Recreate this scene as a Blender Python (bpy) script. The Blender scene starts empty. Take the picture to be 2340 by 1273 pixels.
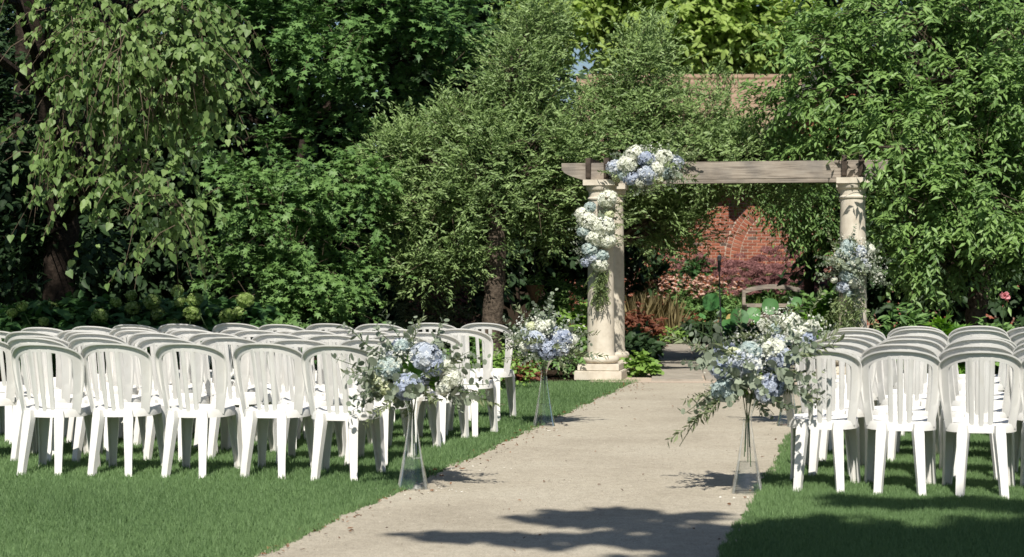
import bpy, bmesh, math, random
import numpy as np
from mathutils import Vector, Matrix
R = math.radians
rng = np.random.default_rng(7)
random.seed(7)

# ------------------------------------------------------------------ camera, sky, sun, exposure
sc = bpy.context.scene
COL = sc.collection
F = 4000.0; HOR = 611.0; CAMZ = 1.356
cd = bpy.data.cameras.new('camera'); cam = bpy.data.objects.new('camera', cd); COL.objects.link(cam)
cam.location = (0, 0, CAMZ); cam.rotation_euler = (R(90), 0, 0)
cd.sensor_width = 36; cd.lens = F / 2340 * 36; cd.shift_y = -25.5 / 2340
cd.clip_end = 2000
cd.dof.use_dof = True; cd.dof.focus_distance = 15.0; cd.dof.aperture_fstop = 4.5
sc.camera = cam
SUN_EL, SUN_AZ = 49.0, 3.3            # light travels towards +Y, turned SUN_AZ to +X
w = bpy.data.worlds.new('World'); sc.world = w; w.use_nodes = True
nt = w.node_tree; nt.nodes.clear()
sky = nt.nodes.new('ShaderNodeTexSky'); sky.sky_type = 'NISHITA'; sky.sun_disc = False
sky.sun_elevation = R(SUN_EL); sky.sun_rotation = R(180 + SUN_AZ)
sky.air_density = 1.0; sky.dust_density = 0.6; sky.ozone_density = 1.5
bg = nt.nodes.new('ShaderNodeBackground'); bg.inputs['Strength'].default_value = 0.06
out = nt.nodes.new('ShaderNodeOutputWorld')
nt.links.new(sky.outputs[0], bg.inputs[0]); nt.links.new(bg.outputs[0], out.inputs[0])
sl = bpy.data.lights.new('sun', 'SUN'); sl.energy = 5.0; sl.angle = R(0.53); sl.color = (1.0, 0.955, 0.88)
sun = bpy.data.objects.new('sun', sl); COL.objects.link(sun)
SD = Vector((math.sin(R(SUN_AZ)) * math.cos(R(SUN_EL)), math.cos(R(SUN_AZ)) * math.cos(R(SUN_EL)), -math.sin(R(SUN_EL))))
sun.rotation_euler = SD.to_track_quat('-Z', 'Y').to_euler()
sun.location = (0, -10, 20)
vs = sc.view_settings
vs.view_transform = 'Standard'; vs.look = 'None'; vs.gamma = 1; vs.use_curve_mapping = False; vs.exposure = 0.42

# ------------------------------------------------------------------ helpers
def at(px, py, d):
    return Vector(((px - 1170) / F * d, d, CAMZ + (HOR - py) / F * d))
def ground(px, py, z=0.0):
    d = F * (CAMZ - z) / (py - HOR)
    return Vector(((px - 1170) / F * d, d, z))
def tag(o, label=None, cat=None, group=None, kind=None):
    if label: o['label'] = label
    if cat: o['category'] = cat
    if group: o['group'] = group
    if kind: o['kind'] = kind
    return o
def empty(name, loc=(0, 0, 0), rz=0.0, parent=None):
    o = bpy.data.objects.new(name, None); COL.objects.link(o)
    o.empty_display_size = 0.1
    o.location = loc; o.rotation_euler = (0, 0, rz)
    if parent: o.parent = parent
    return o
def link(name, me, mat, parent=None, loc=None):
    o = bpy.data.objects.new(name, me); COL.objects.link(o)
    if mat and not me.materials: me.materials.append(mat)
    if parent: o.parent = parent
    if loc is not None: o.location = loc
    return o
def copy_tree(o, parent=None):
    c = o.copy(); COL.objects.link(c)
    if parent: c.parent = parent
    for ch in list(o.children): copy_tree(ch, c)
    return c
def smooth(me, ang=35):
    for p in me.polygons: p.use_smooth = True
    try: me.set_sharp_from_angle(angle=R(ang))
    except Exception: pass
class MB:
    """collects polygons, builds one mesh"""
    def __init__(s): s.v = []; s.f = []
    def add(s, vs_, fs):
        b = len(s.v); s.v += [tuple(v) for v in vs_]; s.f += [tuple(b + i for i in f) for f in fs]
    def box(s, a, b, M=None):
        x0, y0, z0 = a; x1, y1, z1 = b
        vs_ = [Vector(p) for p in ((x0,y0,z0),(x1,y0,z0),(x1,y1,z0),(x0,y1,z0),(x0,y0,z1),(x1,y0,z1),(x1,y1,z1),(x0,y1,z1))]
        if M: vs_ = [M @ v for v in vs_]
        s.add(vs_, [(0,3,2,1),(4,5,6,7),(0,1,5,4),(1,2,6,5),(2,3,7,6),(3,0,4,7)])
    def lathe(s, prof, n=32, c=(0, 0), cap=True):
        vs_ = []
        for r, z in prof:
            for k in range(n):
                a = 2 * math.pi * k / n; vs_.append((c[0] + r * math.cos(a), c[1] + r * math.sin(a), z))
        fs = []
        for i in range(len(prof) - 1):
            for k in range(n):
                k2 = (k + 1) % n
                fs.append((i*n+k, i*n+k2, (i+1)*n+k2, (i+1)*n+k))
        if cap:
            fs.append(tuple(range(n))[::-1]); fs.append(tuple((len(prof)-1)*n + k for k in range(n)))
        s.add(vs_, fs)
    def tube(s, pts, rad, n=6, cap=True):
        pts = [Vector(p) for p in pts]; m = len(pts)
        if not hasattr(rad, '__len__'): rad = [rad] * m
        vs_ = []; u = None
        for i, p in enumerate(pts):
            t = (pts[min(i+1, m-1)] - pts[max(i-1, 0)])
            t = t.normalized() if t.length > 1e-9 else Vector((0,0,1))
            if u is None:
                u = t.orthogonal().normalized()
            else:
                u = (u - t * u.dot(t)); u = u.normalized() if u.length > 1e-6 else t.orthogonal().normalized()
            b = t.cross(u)
            for k in range(n):
                a = 2*math.pi*k/n
                vs_.append(p + (u*math.cos(a) + b*math.sin(a)) * rad[i])
        fs = []
        for i in range(m-1):
            for k in range(n):
                k2 = (k+1) % n
                fs.append((i*n+k, i*n+k2, (i+1)*n+k2, (i+1)*n+k))
        if cap:
            fs.append(tuple(range(n))[::-1]); fs.append(tuple((m-1)*n + k for k in range(n)))
        s.add(vs_, fs)
    def sweep(s, secs, closed=False, cap=True):
        """secs: list of equal-length rings"""
        n = len(secs[0]); vs_ = [v for r in secs for v in r]; fs = []
        for i in range(len(secs) - 1):
            for k in range(n):
                k2 = (k+1) % n
                fs.append((i*n+k, i*n+k2, (i+1)*n+k2, (i+1)*n+k))
        if cap:
            fs.append(tuple(range(n))[::-1]); fs.append(tuple((len(secs)-1)*n + k for k in range(n)))
        s.add(vs_, fs)
    def mesh(s, name, sm=None, fix=True):
        me = bpy.data.meshes.new(name); me.from_pydata(s.v, [], s.f)
        if fix:
            bm = bmesh.new(); bm.from_mesh(me); bmesh.ops.recalc_face_normals(bm, faces=bm.faces); bm.to_mesh(me); bm.free()
        me.update()
        if sm: smooth(me, sm)
        return me
    def build(s, name, mat, parent=None, sm=None, loc=None):
        return link(name, s.mesh(name, sm), mat, parent, loc)

# ------------------------------------------------------------------ materials
def mat_base(name):
    m = bpy.data.materials.new(name); m.use_nodes = True
    n = m.node_tree.nodes; l = m.node_tree.links
    return m, n, l, n['Principled BSDF']
def noise(n, l, scale, detail=6, rough=0.6, coord='Object', dist=0.0):
    tc = n.new('ShaderNodeTexCoord'); t = n.new('ShaderNodeTexNoise')
    t.inputs['Scale'].default_value = scale; t.inputs['Detail'].default_value = detail
    t.inputs['Roughness'].default_value = rough; t.inputs['Distortion'].default_value = dist
    l.new(tc.outputs[coord], t.inputs['Vector']); return t
def ramp(n, l, src, stops):
    r = n.new('ShaderNodeValToRGB'); e = r.color_ramp.elements
    while len(e) < len(stops): e.new(0.5)
    for i, (p, c) in enumerate(stops):
        e[i].position = p; e[i].color = (*c, 1)
    l.new(src, r.inputs[0]); return r
def bump(n, l, h, bs, strength=0.3, dist=0.01):
    b = n.new('ShaderNodeBump'); b.inputs['Strength'].default_value = strength; b.inputs['Distance'].default_value = dist
    l.new(h, b.inputs['Height']); l.new(b.outputs[0], bs.inputs['Normal']); return b
def noisy(name, c0, c1, scale, rough=0.8, bs=0.3, bd=0.01, detail=6, spec=0.3, mid=(0.3, 0.7)):
    m, n, l, p = mat_base(name)
    t = noise(n, l, scale, detail)
    r = ramp(n, l, t.outputs[0], [(mid[0], c0), (mid[1], c1)])
    l.new(r.outputs[0], p.inputs['Base Color']); p.inputs['Roughness'].default_value = rough
    p.inputs['Specular IOR Level'].default_value = spec
    if bs: bump(n, l, t.outputs[0], p, bs, bd)
    return m
def leafmat(name, dark, light, trans=0.25, rough=0.45, spec=0.35, tcol=None):
    m, n, l, p = mat_base(name)
    a = n.new('ShaderNodeAttribute'); a.attribute_name = 'tint'
    r = ramp(n, l, a.outputs['Fac'], [(0.0, dark), (1.0, light)])
    l.new(r.outputs[0], p.inputs['Base Color'])
    p.inputs['Roughness'].default_value = rough; p.inputs['Specular IOR Level'].default_value = spec
    if trans > 0:
        tr = n.new('ShaderNodeBsdfTranslucent'); mx = n.new('ShaderNodeMixShader'); mx.inputs[0].default_value = trans
        hs = n.new('ShaderNodeHueSaturation'); hs.inputs['Value'].default_value = 1.25; hs.inputs['Saturation'].default_value = 1.1
        l.new(r.outputs[0], hs.inputs['Color']); l.new(hs.outputs[0], tr.inputs['Color'])
        l.new(p.outputs[0], mx.inputs[1]); l.new(tr.outputs[0], mx.inputs[2])
        l.new(mx.outputs[0], n['Material Output'].inputs[0])
    return m
M = {}
M['plastic'] = noisy('white_resin', (0.68, 0.665, 0.63), (0.75, 0.735, 0.70), 5, rough=0.42, bs=0.03, bd=0.002, spec=0.4)
M['lawn_soil'] = noisy('lawn_soil', (0.04, 0.07, 0.022), (0.07, 0.12, 0.04), 9, rough=1, bs=0.6, bd=0.02, spec=0)
M['bed'] = noisy('bed_soil', (0.018, 0.013, 0.009), (0.05, 0.036, 0.025), 25, rough=1, bs=0.8, bd=0.03, spec=0)
M['stone'] = noisy('cast_stone', (0.50, 0.445, 0.36), (0.62, 0.565, 0.47), 7, rough=0.85, bs=0.12, bd=0.004, detail=10, spec=0.2)
M['slab'] = noisy('flagstone', (0.24, 0.21, 0.17), (0.36, 0.325, 0.27), 6, rough=0.9, bs=0.35, bd=0.01, detail=10, spec=0.15)
M['bark'] = noisy('bark', (0.03, 0.024, 0.018), (0.135, 0.105, 0.078), 22, rough=0.95, bs=0.9, bd=0.03, spec=0.1)
M['shaded_darkbark'] = noisy('shaded_dark_bark', (0.012, 0.009, 0.007), (0.045, 0.033, 0.025), 20, rough=0.95, bs=0.8, bd=0.03, spec=0.1)  # dark bark, deepened further so crown shade sits in its colour
M['twig'] = noisy('twig', (0.06, 0.045, 0.03), (0.13, 0.10, 0.07), 30, rough=0.9, bs=0, spec=0.1)
M['stem'] = noisy('green_stem', (0.05, 0.085, 0.03), (0.09, 0.13, 0.05), 30, rough=0.7, bs=0, spec=0.2)
M['mortar'] = noisy('mortar', (0.38, 0.305, 0.235), (0.48, 0.395, 0.315), 40, rough=1, bs=0.3, bd=0.004, spec=0.1)
M['roof'] = noisy('roof_tile', (0.22, 0.15, 0.10), (0.33, 0.235, 0.165), 5, rough=0.85, bs=0.3, bd=0.01, spec=0.2)
M['black'] = noisy('black_metal', (0.012, 0.012, 0.013), (0.025, 0.025, 0.026), 30, rough=0.4, bs=0, spec=0.5)
M['mic'] = noisy('mic_grille', (0.10, 0.10, 0.105), (0.22, 0.22, 0.23), 400, rough=0.35, bs=0.4, bd=0.001, spec=0.5)
M['terra'] = noisy('coco_basket', (0.09, 0.05, 0.03), (0.19, 0.11, 0.065), 40, rough=0.95, bs=0.6, bd=0.008, spec=0.1)
M['tan_cone'] = noisy('tan_basket', (0.22, 0.19, 0.10), (0.34, 0.30, 0.17), 40, rough=0.95, bs=0.6, bd=0.008, spec=0.1)
M['trim'] = noisy('house_trim', (0.30, 0.25, 0.2), (0.38, 0.32, 0.26), 12, rough=0.7, bs=0.05, spec=0.2)
def overlay(m, stops, vec_scale=None, scale=3.0, detail=6, obj_random=False):
    """multiply the base colour by a second, larger pattern"""
    n=m.node_tree.nodes; l=m.node_tree.links; p=n['Principled BSDF']; src=p.inputs['Base Color'].links[0].from_socket
    if obj_random:
        f=n.new('ShaderNodeObjectInfo').outputs['Random']
    else:
        tc=n.new('ShaderNodeTexCoord'); mp=n.new('ShaderNodeMapping'); mp.inputs['Scale'].default_value=vec_scale or (1,1,1)
        t=n.new('ShaderNodeTexNoise'); t.inputs['Scale'].default_value=scale; t.inputs['Detail'].default_value=detail
        l.new(tc.outputs['Object'],mp.inputs[0]); l.new(mp.outputs[0],t.inputs[0]); f=t.outputs[0]
    r=ramp(n,l,f,stops); mx=n.new('ShaderNodeMix'); mx.data_type='RGBA'; mx.blend_type='MULTIPLY'; mx.inputs[0].default_value=1
    l.new(src,mx.inputs[6]); l.new(r.outputs[0],mx.inputs[7]); l.new(mx.outputs[2],p.inputs['Base Color'])
overlay(M['stone'],[(0.25,(0.86,0.84,0.80)),(0.45,(0.99,0.985,0.98)),(0.8,(1.03,1.03,1.02))],(7,7,.7),1.6)
overlay(M['stone'],[(0.30,(0.93,0.92,0.90)),(0.5,(1,1,1))],(1,1,1),14,9)
overlay(M['plastic'],[(0.0,(0.96,0.955,0.945)),(1.0,(1.02,1.02,1.02))],obj_random=True)
overlay(M['plastic'],[(0.28,(0.90,0.885,0.85)),(0.42,(1,1,1))],(1,1,.5),7,9)
# path
def path_mat():
    m, n, l, p = mat_base('gravel_path')
    big = noise(n, l, 0.9, 5, 0.55); fine = noise(n, l, 130, 3, 0.7); mid = noise(n, l, 14, 6, 0.65)
    r1 = ramp(n, l, big.outputs[0], [(0.3, (0.345, 0.31, 0.247)), (0.5,(0.41,0.372,0.30)), (0.7, (0.445, 0.41, 0.335))])
    r2 = ramp(n, l, fine.outputs[0], [(0.28, (0.50, 0.48, 0.45)), (0.5, (1, 1, 1)), (0.74, (1.22, 1.18, 1.1))])
    r3 = ramp(n, l, mid.outputs[0], [(0.3, (0.86, 0.85, 0.83)), (0.7, (1.07, 1.06, 1.05))])
    m1 = n.new('ShaderNodeMix'); m1.data_type = 'RGBA'; m1.blend_type = 'MULTIPLY'; m1.inputs[0].default_value = 1
    m2 = n.new('ShaderNodeMix'); m2.data_type = 'RGBA'; m2.blend_type = 'MULTIPLY'; m2.inputs[0].default_value = 1
    l.new(r1.outputs[0], m1.inputs[6]); l.new(r2.outputs[0], m1.inputs[7])
    l.new(m1.outputs[2], m2.inputs[6]); l.new(r3.outputs[0], m2.inputs[7])
    l.new(m2.outputs[2], p.inputs['Base Color']); p.inputs['Roughness'].default_value = 1; p.inputs['Specular IOR Level'].default_value = 0.1
    bump(n, l, fine.outputs[0], p, 0.5, 0.008)
    return m
M['path'] = path_mat()
def wood_mat():
    m, n, l, p = mat_base('weathered_timber')
    tc = n.new('ShaderNodeTexCoord'); mp = n.new('ShaderNodeMapping'); mp.inputs['Scale'].default_value = (1.3, 14, 22)
    t = n.new('ShaderNodeTexNoise'); t.inputs['Scale'].default_value = 2.2; t.inputs['Detail'].default_value = 9; t.inputs['Distortion'].default_value = 0.6
    l.new(tc.outputs['Object'], mp.inputs[0]); l.new(mp.outputs[0], t.inputs[0])
    r = ramp(n, l, t.outputs[0], [(0.25, (0.12, 0.10, 0.082)), (0.5, (0.28, 0.243, 0.203)), (0.8, (0.37, 0.33, 0.28))])
    l.new(r.outputs[0], p.inputs['Base Color']); p.inputs['Roughness'].default_value = 0.85; p.inputs['Specular IOR Level'].default_value = 0.2
    bump(n, l, t.outputs[0], p, 0.35, 0.006); return m
M['wood'] = wood_mat()
overlay(M['wood'],[(0.33,(0.72,0.73,0.75)),(0.6,(1.05,1.03,1.0))],(1,1,1),5,8)
M['darkwood'] = noisy('dark_timber', (0.03, 0.022, 0.017), (0.085, 0.065, 0.05), 18, rough=0.8, bs=0.3, spec=0.2)
def brick_mat():
    m, n, l, p = mat_base('red_brick')
    oi = n.new('ShaderNodeObjectInfo'); a = n.new('ShaderNodeAttribute'); a.attribute_name = 'tint'
    add = n.new('ShaderNodeMath'); add.operation = 'ADD'; fr = n.new('ShaderNodeMath'); fr.operation = 'FRACT'
    l.new(oi.outputs['Random'], add.inputs[0]); l.new(a.outputs['Fac'], add.inputs[1]); l.new(add.outputs[0], fr.inputs[0])
    r = ramp(n, l, fr.outputs[0], [(0.0, (0.14, 0.065, 0.047)), (0.12, (0.23, 0.075, 0.045)), (0.6, (0.30, 0.10, 0.058)), (0.93, (0.36, 0.135, 0.082)), (0.97, (0.13, 0.09, 0.075))])
    t = noise(n, l, 30, 6); mx = n.new('ShaderNodeMix'); mx.data_type = 'RGBA'; mx.blend_type = 'MULTIPLY'; mx.inputs[0].default_value = 1
    r2 = ramp(n, l, t.outputs[0], [(0.3, (0.8, 0.8, 0.8)), (0.7, (1.1, 1.1, 1.1))])
    l.new(r.outputs[0], mx.inputs[6]); l.new(r2.outputs[0], mx.inputs[7]); l.new(mx.outputs[2], p.inputs['Base Color'])
    p.inputs['Roughness'].default_value = 0.9; p.inputs['Specular IOR Level'].default_value = 0.2
    bump(n, l, t.outputs[0], p, 0.3, 0.005); return m
M['brick'] = brick_mat()
def glass_mat(name, tint, gl=1.0):
    m, n, l, p = mat_base(name); n.remove(p)
    tr = n.new('ShaderNodeBsdfTransparent'); tr.inputs[0].default_value = (*tint, 1)
    g = n.new('ShaderNodeBsdfGlossy'); g.inputs['Roughness'].default_value = 0.03; g.inputs[0].default_value = (gl, gl, gl, 1)
    lw = n.new('ShaderNodeLayerWeight'); lw.inputs['Blend'].default_value = 0.22
    mp = n.new('ShaderNodeMapRange'); mp.inputs['To Min'].default_value = 0.03; mp.inputs['To Max'].default_value = 0.6
    l.new(lw.outputs['Fresnel'], mp.inputs[0])
    mx = n.new('ShaderNodeMixShader'); l.new(mp.outputs[0], mx.inputs[0]); l.new(tr.outputs[0], mx.inputs[1]); l.new(g.outputs[0], mx.inputs[2])
    l.new(mx.outputs[0], n['Material Output'].inputs[0]); return m
M['glass'] = glass_mat('clear_glass', (0.985, 0.99, 0.985))
M['water'] = glass_mat('vase_water', (0.965, 0.972, 0.97), 0.7)
# foliage
M['grass'] = leafmat('grass_blade', (0.06, 0.115, 0.042), (0.20, 0.305, 0.125), 0.35, 0.55, 0.2)
M['linden'] = leafmat('linden_leaf', (0.045, 0.10, 0.022), (0.25, 0.35, 0.115), 0.3, 0.5, 0.3)
M['maple'] = leafmat('maple_leaf', (0.026, 0.08, 0.022), (0.18, 0.31, 0.09), 0.24, 0.5, 0.25)
M['bush'] = leafmat('bush_leaf', (0.036, 0.095, 0.026), (0.21, 0.345, 0.10), 0.26, 0.5, 0.25)
M['pear'] = leafmat('pear_leaf', (0.042, 0.09, 0.022), (0.295, 0.405, 0.15), 0.26, 0.45, 0.3)
M['pear2'] = leafmat('pear_leaf_green', (0.032, 0.09, 0.02), (0.235, 0.365, 0.105), 0.26, 0.45, 0.3)
M['far'] = leafmat('far_leaf', (0.19, 0.29, 0.055), (0.42, 0.53, 0.16), 0.4, 0.5, 0.3)
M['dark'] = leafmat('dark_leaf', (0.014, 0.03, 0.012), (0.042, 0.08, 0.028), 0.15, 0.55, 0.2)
M['hydleaf'] = leafmat('hydrangea_leaf', (0.03, 0.08, 0.025), (0.085, 0.18, 0.05), 0.25, 0.5, 0.3)
M['lime'] = leafmat('lime_floret', (0.16, 0.25, 0.05), (0.40, 0.48, 0.20), 0.3, 0.7, 0.1)
M['blue'] = leafmat('blue_floret', (0.31, 0.36, 0.47), (0.60, 0.64, 0.71), 0.25, 0.7, 0.1)
M['paleblue'] = leafmat('pale_blue_floret', (0.44, 0.49, 0.58), (0.70, 0.72, 0.72), 0.25, 0.7, 0.1)
M['aqua'] = leafmat('green_blue_floret', (0.36, 0.45, 0.45), (0.60, 0.66, 0.60), 0.25, 0.7, 0.1)
M['white'] = leafmat('white_floret', (0.66, 0.68, 0.56), (0.84, 0.84, 0.77), 0.25, 0.7, 0.1)
M['cream'] = leafmat('cream_floret', (0.55, 0.60, 0.36), (0.80, 0.80, 0.60), 0.25, 0.7, 0.1)
M['euc'] = leafmat('eucalyptus_leaf', (0.15, 0.185, 0.125), (0.30, 0.34, 0.25), 0.15, 0.6, 0.25)
M['olive'] = leafmat('olive_leaf', (0.085, 0.11, 0.05), (0.25, 0.29, 0.15), 0.2, 0.5, 0.3)
M['freshleaf'] = leafmat('fresh_leaf', (0.06, 0.16, 0.02), (0.17, 0.32, 0.04), 0.35, 0.45, 0.35)
M['ruscus'] = leafmat('ruscus_leaf', (0.10, 0.15, 0.05), (0.28, 0.34, 0.15), 0.25, 0.45, 0.4)
M['coleus'] = leafmat('coleus_leaf', (0.10, 0.03, 0.02), (0.25, 0.105, 0.055), 0.3, 0.5, 0.3)
M['joe'] = leafmat('joe_pye_floret', (0.15, 0.065, 0.065), (0.33, 0.165, 0.155), 0.2, 0.8, 0.1)
M['cone'] = leafmat('coneflower_petal', (0.40, 0.20, 0.16), (0.74, 0.55, 0.44), 0.25, 0.7, 0.1)
M['conedisc'] = noisy('coneflower_disc', (0.10, 0.03, 0.012), (0.22, 0.075, 0.03), 80, rough=0.9, bs=0)
M['tangrass'] = leafmat('tan_grass', (0.25, 0.20, 0.09), (0.52, 0.44, 0.24), 0.3, 0.7, 0.1)
M['lotus'] = leafmat('lotus_leaf', (0.045, 0.15, 0.04), (0.12, 0.28, 0.09), 0.35, 0.5, 0.35)
M['lotusdry'] = leafmat('lotus_leaf_yellow', (0.5, 0.36, 0.12), (0.6, 0.48, 0.2), 0.35, 0.6, 0.2)
M['heuchera'] = leafmat('lime_leaf', (0.12, 0.23, 0.04), (0.27, 0.40, 0.10), 0.3, 0.5, 0.3)
M['rose'] = leafmat('rose_petal', (0.55, 0.17, 0.20), (0.72, 0.36, 0.38), 0.3, 0.6, 0.2)
M['litter'] = leafmat('dry_leaf', (0.05, 0.025, 0.014), (0.24, 0.11, 0.05), 0.1, 0.8, 0.1)
M['whitelitter'] = leafmat('petal', (0.6, 0.58, 0.5), (0.8, 0.78, 0.72), 0.1, 0.8, 0.1)

# ------------------------------------------------------------------ foliage engine
def tmpl(half, mid_w=0.0, tip=None):
    pass
T = {}
T['diamond'] = (np.array([(0,0,0),(.42,-.5,.07),(.42,.5,.07),(1,0,-.10)], float), np.array([(0,1,3),(0,3,2)]))
T['blade'] = (np.array([(0,-.5,0),(0,.5,0),(1,0,0)], float), np.array([(0,1,2)]))
T['ovate'] = (np.array([(0,0,0),(.22,-.42,.06),(.62,-.38,.04),(1,0,-.10),(.62,.38,.04),(.22,.42,.06)], float),
              np.array([(0,1,2),(0,2,3),(0,3,4),(0,4,5)]))
T['heart'] = (np.array([(0,0,0),(-.08,-.30,.03),(.22,-.52,.07),(.62,-.34,.03),(1.06,0,-.10),(.62,.34,.03),(.22,.52,.07),(-.08,.30,.03)], float),
              np.array([(0,1,2),(0,2,3),(0,3,4),(0,4,5),(0,5,6),(0,6,7)]))
T['maple'] = (np.array([(0,0,0),(.08,-.46,.05),(.26,-.24,.02),(.66,-.56,.04),(.52,-.16,.02),(1,0,-.08),(.52,.16,.02),(.66,.56,.04),(.26,.24,.02),(.08,.46,.05)], float),
              np.array([(0,1,2),(0,2,3),(0,3,4),(0,4,5),(0,5,6),(0,6,7),(0,7,8),(0,8,9)]))
_a = np.linspace(0, 2*np.pi, 8, endpoint=False)
T['round'] = (np.array([(.5-.5*math.cos(x), .5*math.sin(x), .05*abs(math.sin(x))) for x in _a], float), np.array([(0,i,i+1) for i in range(1,7)]))
T['disc'] = (np.concatenate([[[.5,0,-.12]], np.array([(.5-.5*math.cos(x)*(1+.05*math.sin(5*x)), .5*math.sin(x), .0+.05*math.sin(3*x)) for x in np.linspace(0,2*np.pi,14,endpoint=False)])]), np.array([(0,i+1,(i+1)%14+1) for i in range(14)]))
# four-petalled floret (axis lies in its plane; normal = facing)
_v=[]; _f=[]
for k in range(4):
    a=k*math.pi/2; ca,sa=math.cos(a),math.sin(a); b=len(_v)
    for (u,v,ww) in ((.04,0,0),(.32,-.24,.10),(.58,0,.04),(.32,.24,.10)):
        _v.append((u*ca-v*sa,u*sa+v*ca,ww))
    _f += [(b,b+1,b+2),(b,b+2,b+3)]
T['floret'] = (np.array(_v,float), np.array(_f))
def nrm(a): return a / np.maximum(np.linalg.norm(a, axis=-1, keepdims=True), 1e-9)
class Fol:
    def __init__(s): s.V=[]; s.Fc=[]; s.t=[]; s.n=0
    def leaves(s, P, A, N, L, W, shape, tint):
        tv, tf = T[shape]; n=len(P); k=len(tv)
        if n == 0: return
        A=nrm(A); N=nrm(N-A*np.sum(N*A,-1,keepdims=True)); B=np.cross(N,A)
        L=np.broadcast_to(np.asarray(L,float),(n,)); W=np.broadcast_to(np.asarray(W,float),(n,))
        v=P[:,None]+A[:,None]*(tv[None,:,0:1]*L[:,None,None])+B[:,None]*(tv[None,:,1:2]*W[:,None,None])+N[:,None]*(tv[None,:,2:3]*L[:,None,None])
        f=tf[None]+(s.n+np.arange(n)*k)[:,None,None]
        s.V.append(v.reshape(-1,3)); s.Fc.append(f.reshape(-1,3)); s.t.append(np.repeat(np.broadcast_to(tint,(n,)),k)); s.n+=n*k
    def mesh(s, name, origin=(0,0,0)):
        V=np.concatenate(s.V)-np.array(origin); Fc=np.concatenate(s.Fc); t=np.clip(np.concatenate(s.t),0,1)
        me=bpy.data.meshes.new(name); me.vertices.add(len(V)); me.vertices.foreach_set('co',V.astype(np.float32).ravel())
        me.loops.add(len(Fc)*3); me.loops.foreach_set('vertex_index',Fc.astype(np.int32).ravel())
        me.polygons.add(len(Fc)); me.polygons.foreach_set('loop_start',(np.arange(len(Fc))*3).astype(np.int32))
        a=me.attributes.new('tint','FLOAT','POINT'); a.data.foreach_set('value',t.astype(np.float32))
        me.update(calc_edges=True); me.validate()
        return me
    def build(s, name, mat, parent=None, origin=(0,0,0)):
        return link(name, s.mesh(name, origin), mat, parent)
def rand_dir(n, r=rng): return nrm(r.normal(size=(n,3)))
def ell_clumps(ells, r, shell=0.72, front=0.15, shr=0.0):
    C=[];O=[];E=[]
    for i,(px,py,d,rx,ry,rd,n) in enumerate(ells):
        c=np.array(at(px,py,d)); rad=np.array((max(rx*d/F-shr,.4*rx*d/F), rd, max(ry*d/F-shr,.4*ry*d/F)))
        u=rand_dir(n,r); fl=(u[:,1]>0)&(r.random(n)<front); u[fl,1]*=-1
        q=np.where(r.random(n)<shell, r.uniform(.82,1.04,n), r.uniform(.25,.85,n))
        C.append(c+u*rad*q[:,None]); O.append(nrm(u/rad)); E.append(np.full(n,i))
    return np.concatenate(C),np.concatenate(O),np.concatenate(E)
def twig_leaves(fo, C, O, r, T_=7, K=8, twl=.35, spread=.12, up=.25, droop=.25, L=.09, W=.03, shape='diamond', flat=.7, ldroop=.2, tint=(.15,.85), along=.55, face=.35, minz=0.05, twigs=None, tr=.004, void=0.0, lam=(.5,1.1)):
    Mn=len(C)
    S=C[:,None]+r.normal(size=(Mn,T_,3))*spread
    D=nrm(O[:,None]*.8+np.array((0,0,up))+r.normal(size=(Mn,T_,3))*.55)
    Lt=twl*r.uniform(.6,1.35,(Mn,T_))
    t=(np.arange(K)+.5)/K+r.uniform(-.4,.4,(Mn,T_,K))/K
    z=np.array((0,0,1.))
    P=S[:,:,None]+D[:,:,None]*(Lt[:,:,None]*t)[...,None]-z*(droop*Lt[:,:,None]*t*t)[...,None]
    Tn=nrm(D[:,:,None]-z*(2*droop*t)[...,None])
    side=nrm(np.cross(Tn,z)+1e-4)
    sg=np.where((np.arange(K)%2)==0,1.,-1.)[None,None,:,None]
    A=nrm(Tn*along+side*sg*.7+r.normal(size=P.shape)*.3-z*ldroop)
    Nn=nrm(z*flat+O[:,None,None]*face-np.array(SD)*.75+r.normal(size=P.shape)*.45)   # leaves turn to the light
    ct=r.uniform(0,1,(Mn,1,1)); tn=tint[0]+(tint[1]-tint[0])*(.45*ct+.55*r.random((Mn,T_,K)))
    ok=(P[...,2]>minz).ravel()
    if void>0:               # holes through the crown: drop leaves where a smooth random field is low
        kv=rand_dir(9,r)*(2*np.pi/r.uniform(lam[0],lam[1],(9,1))); ph=r.uniform(0,6.28,9)
        fl=np.sin(P.reshape(-1,3)@kv.T+ph).sum(1)+r.normal(0,.45,ok.size)
        ok&=fl>np.quantile(fl,void)
    s_=r.uniform(.7,1.25,ok.size)[ok]
    fo.leaves(P.reshape(-1,3)[ok],A.reshape(-1,3)[ok],Nn.reshape(-1,3)[ok],L*s_,W*s_,shape,tn.ravel()[ok])
    if twigs is not None:
        for i in range(Mn):
            for j in range(T_):
                if r.random()<twigs[1]:
                    p0=S[i,j]; pts=[p0+D[i,j]*Lt[i,j]*q-z*droop*Lt[i,j]*q*q for q in (0,.5,1.0)]
                    twigs[0].tube(pts,[tr,tr*.8,tr*.4],3,False)
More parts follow.
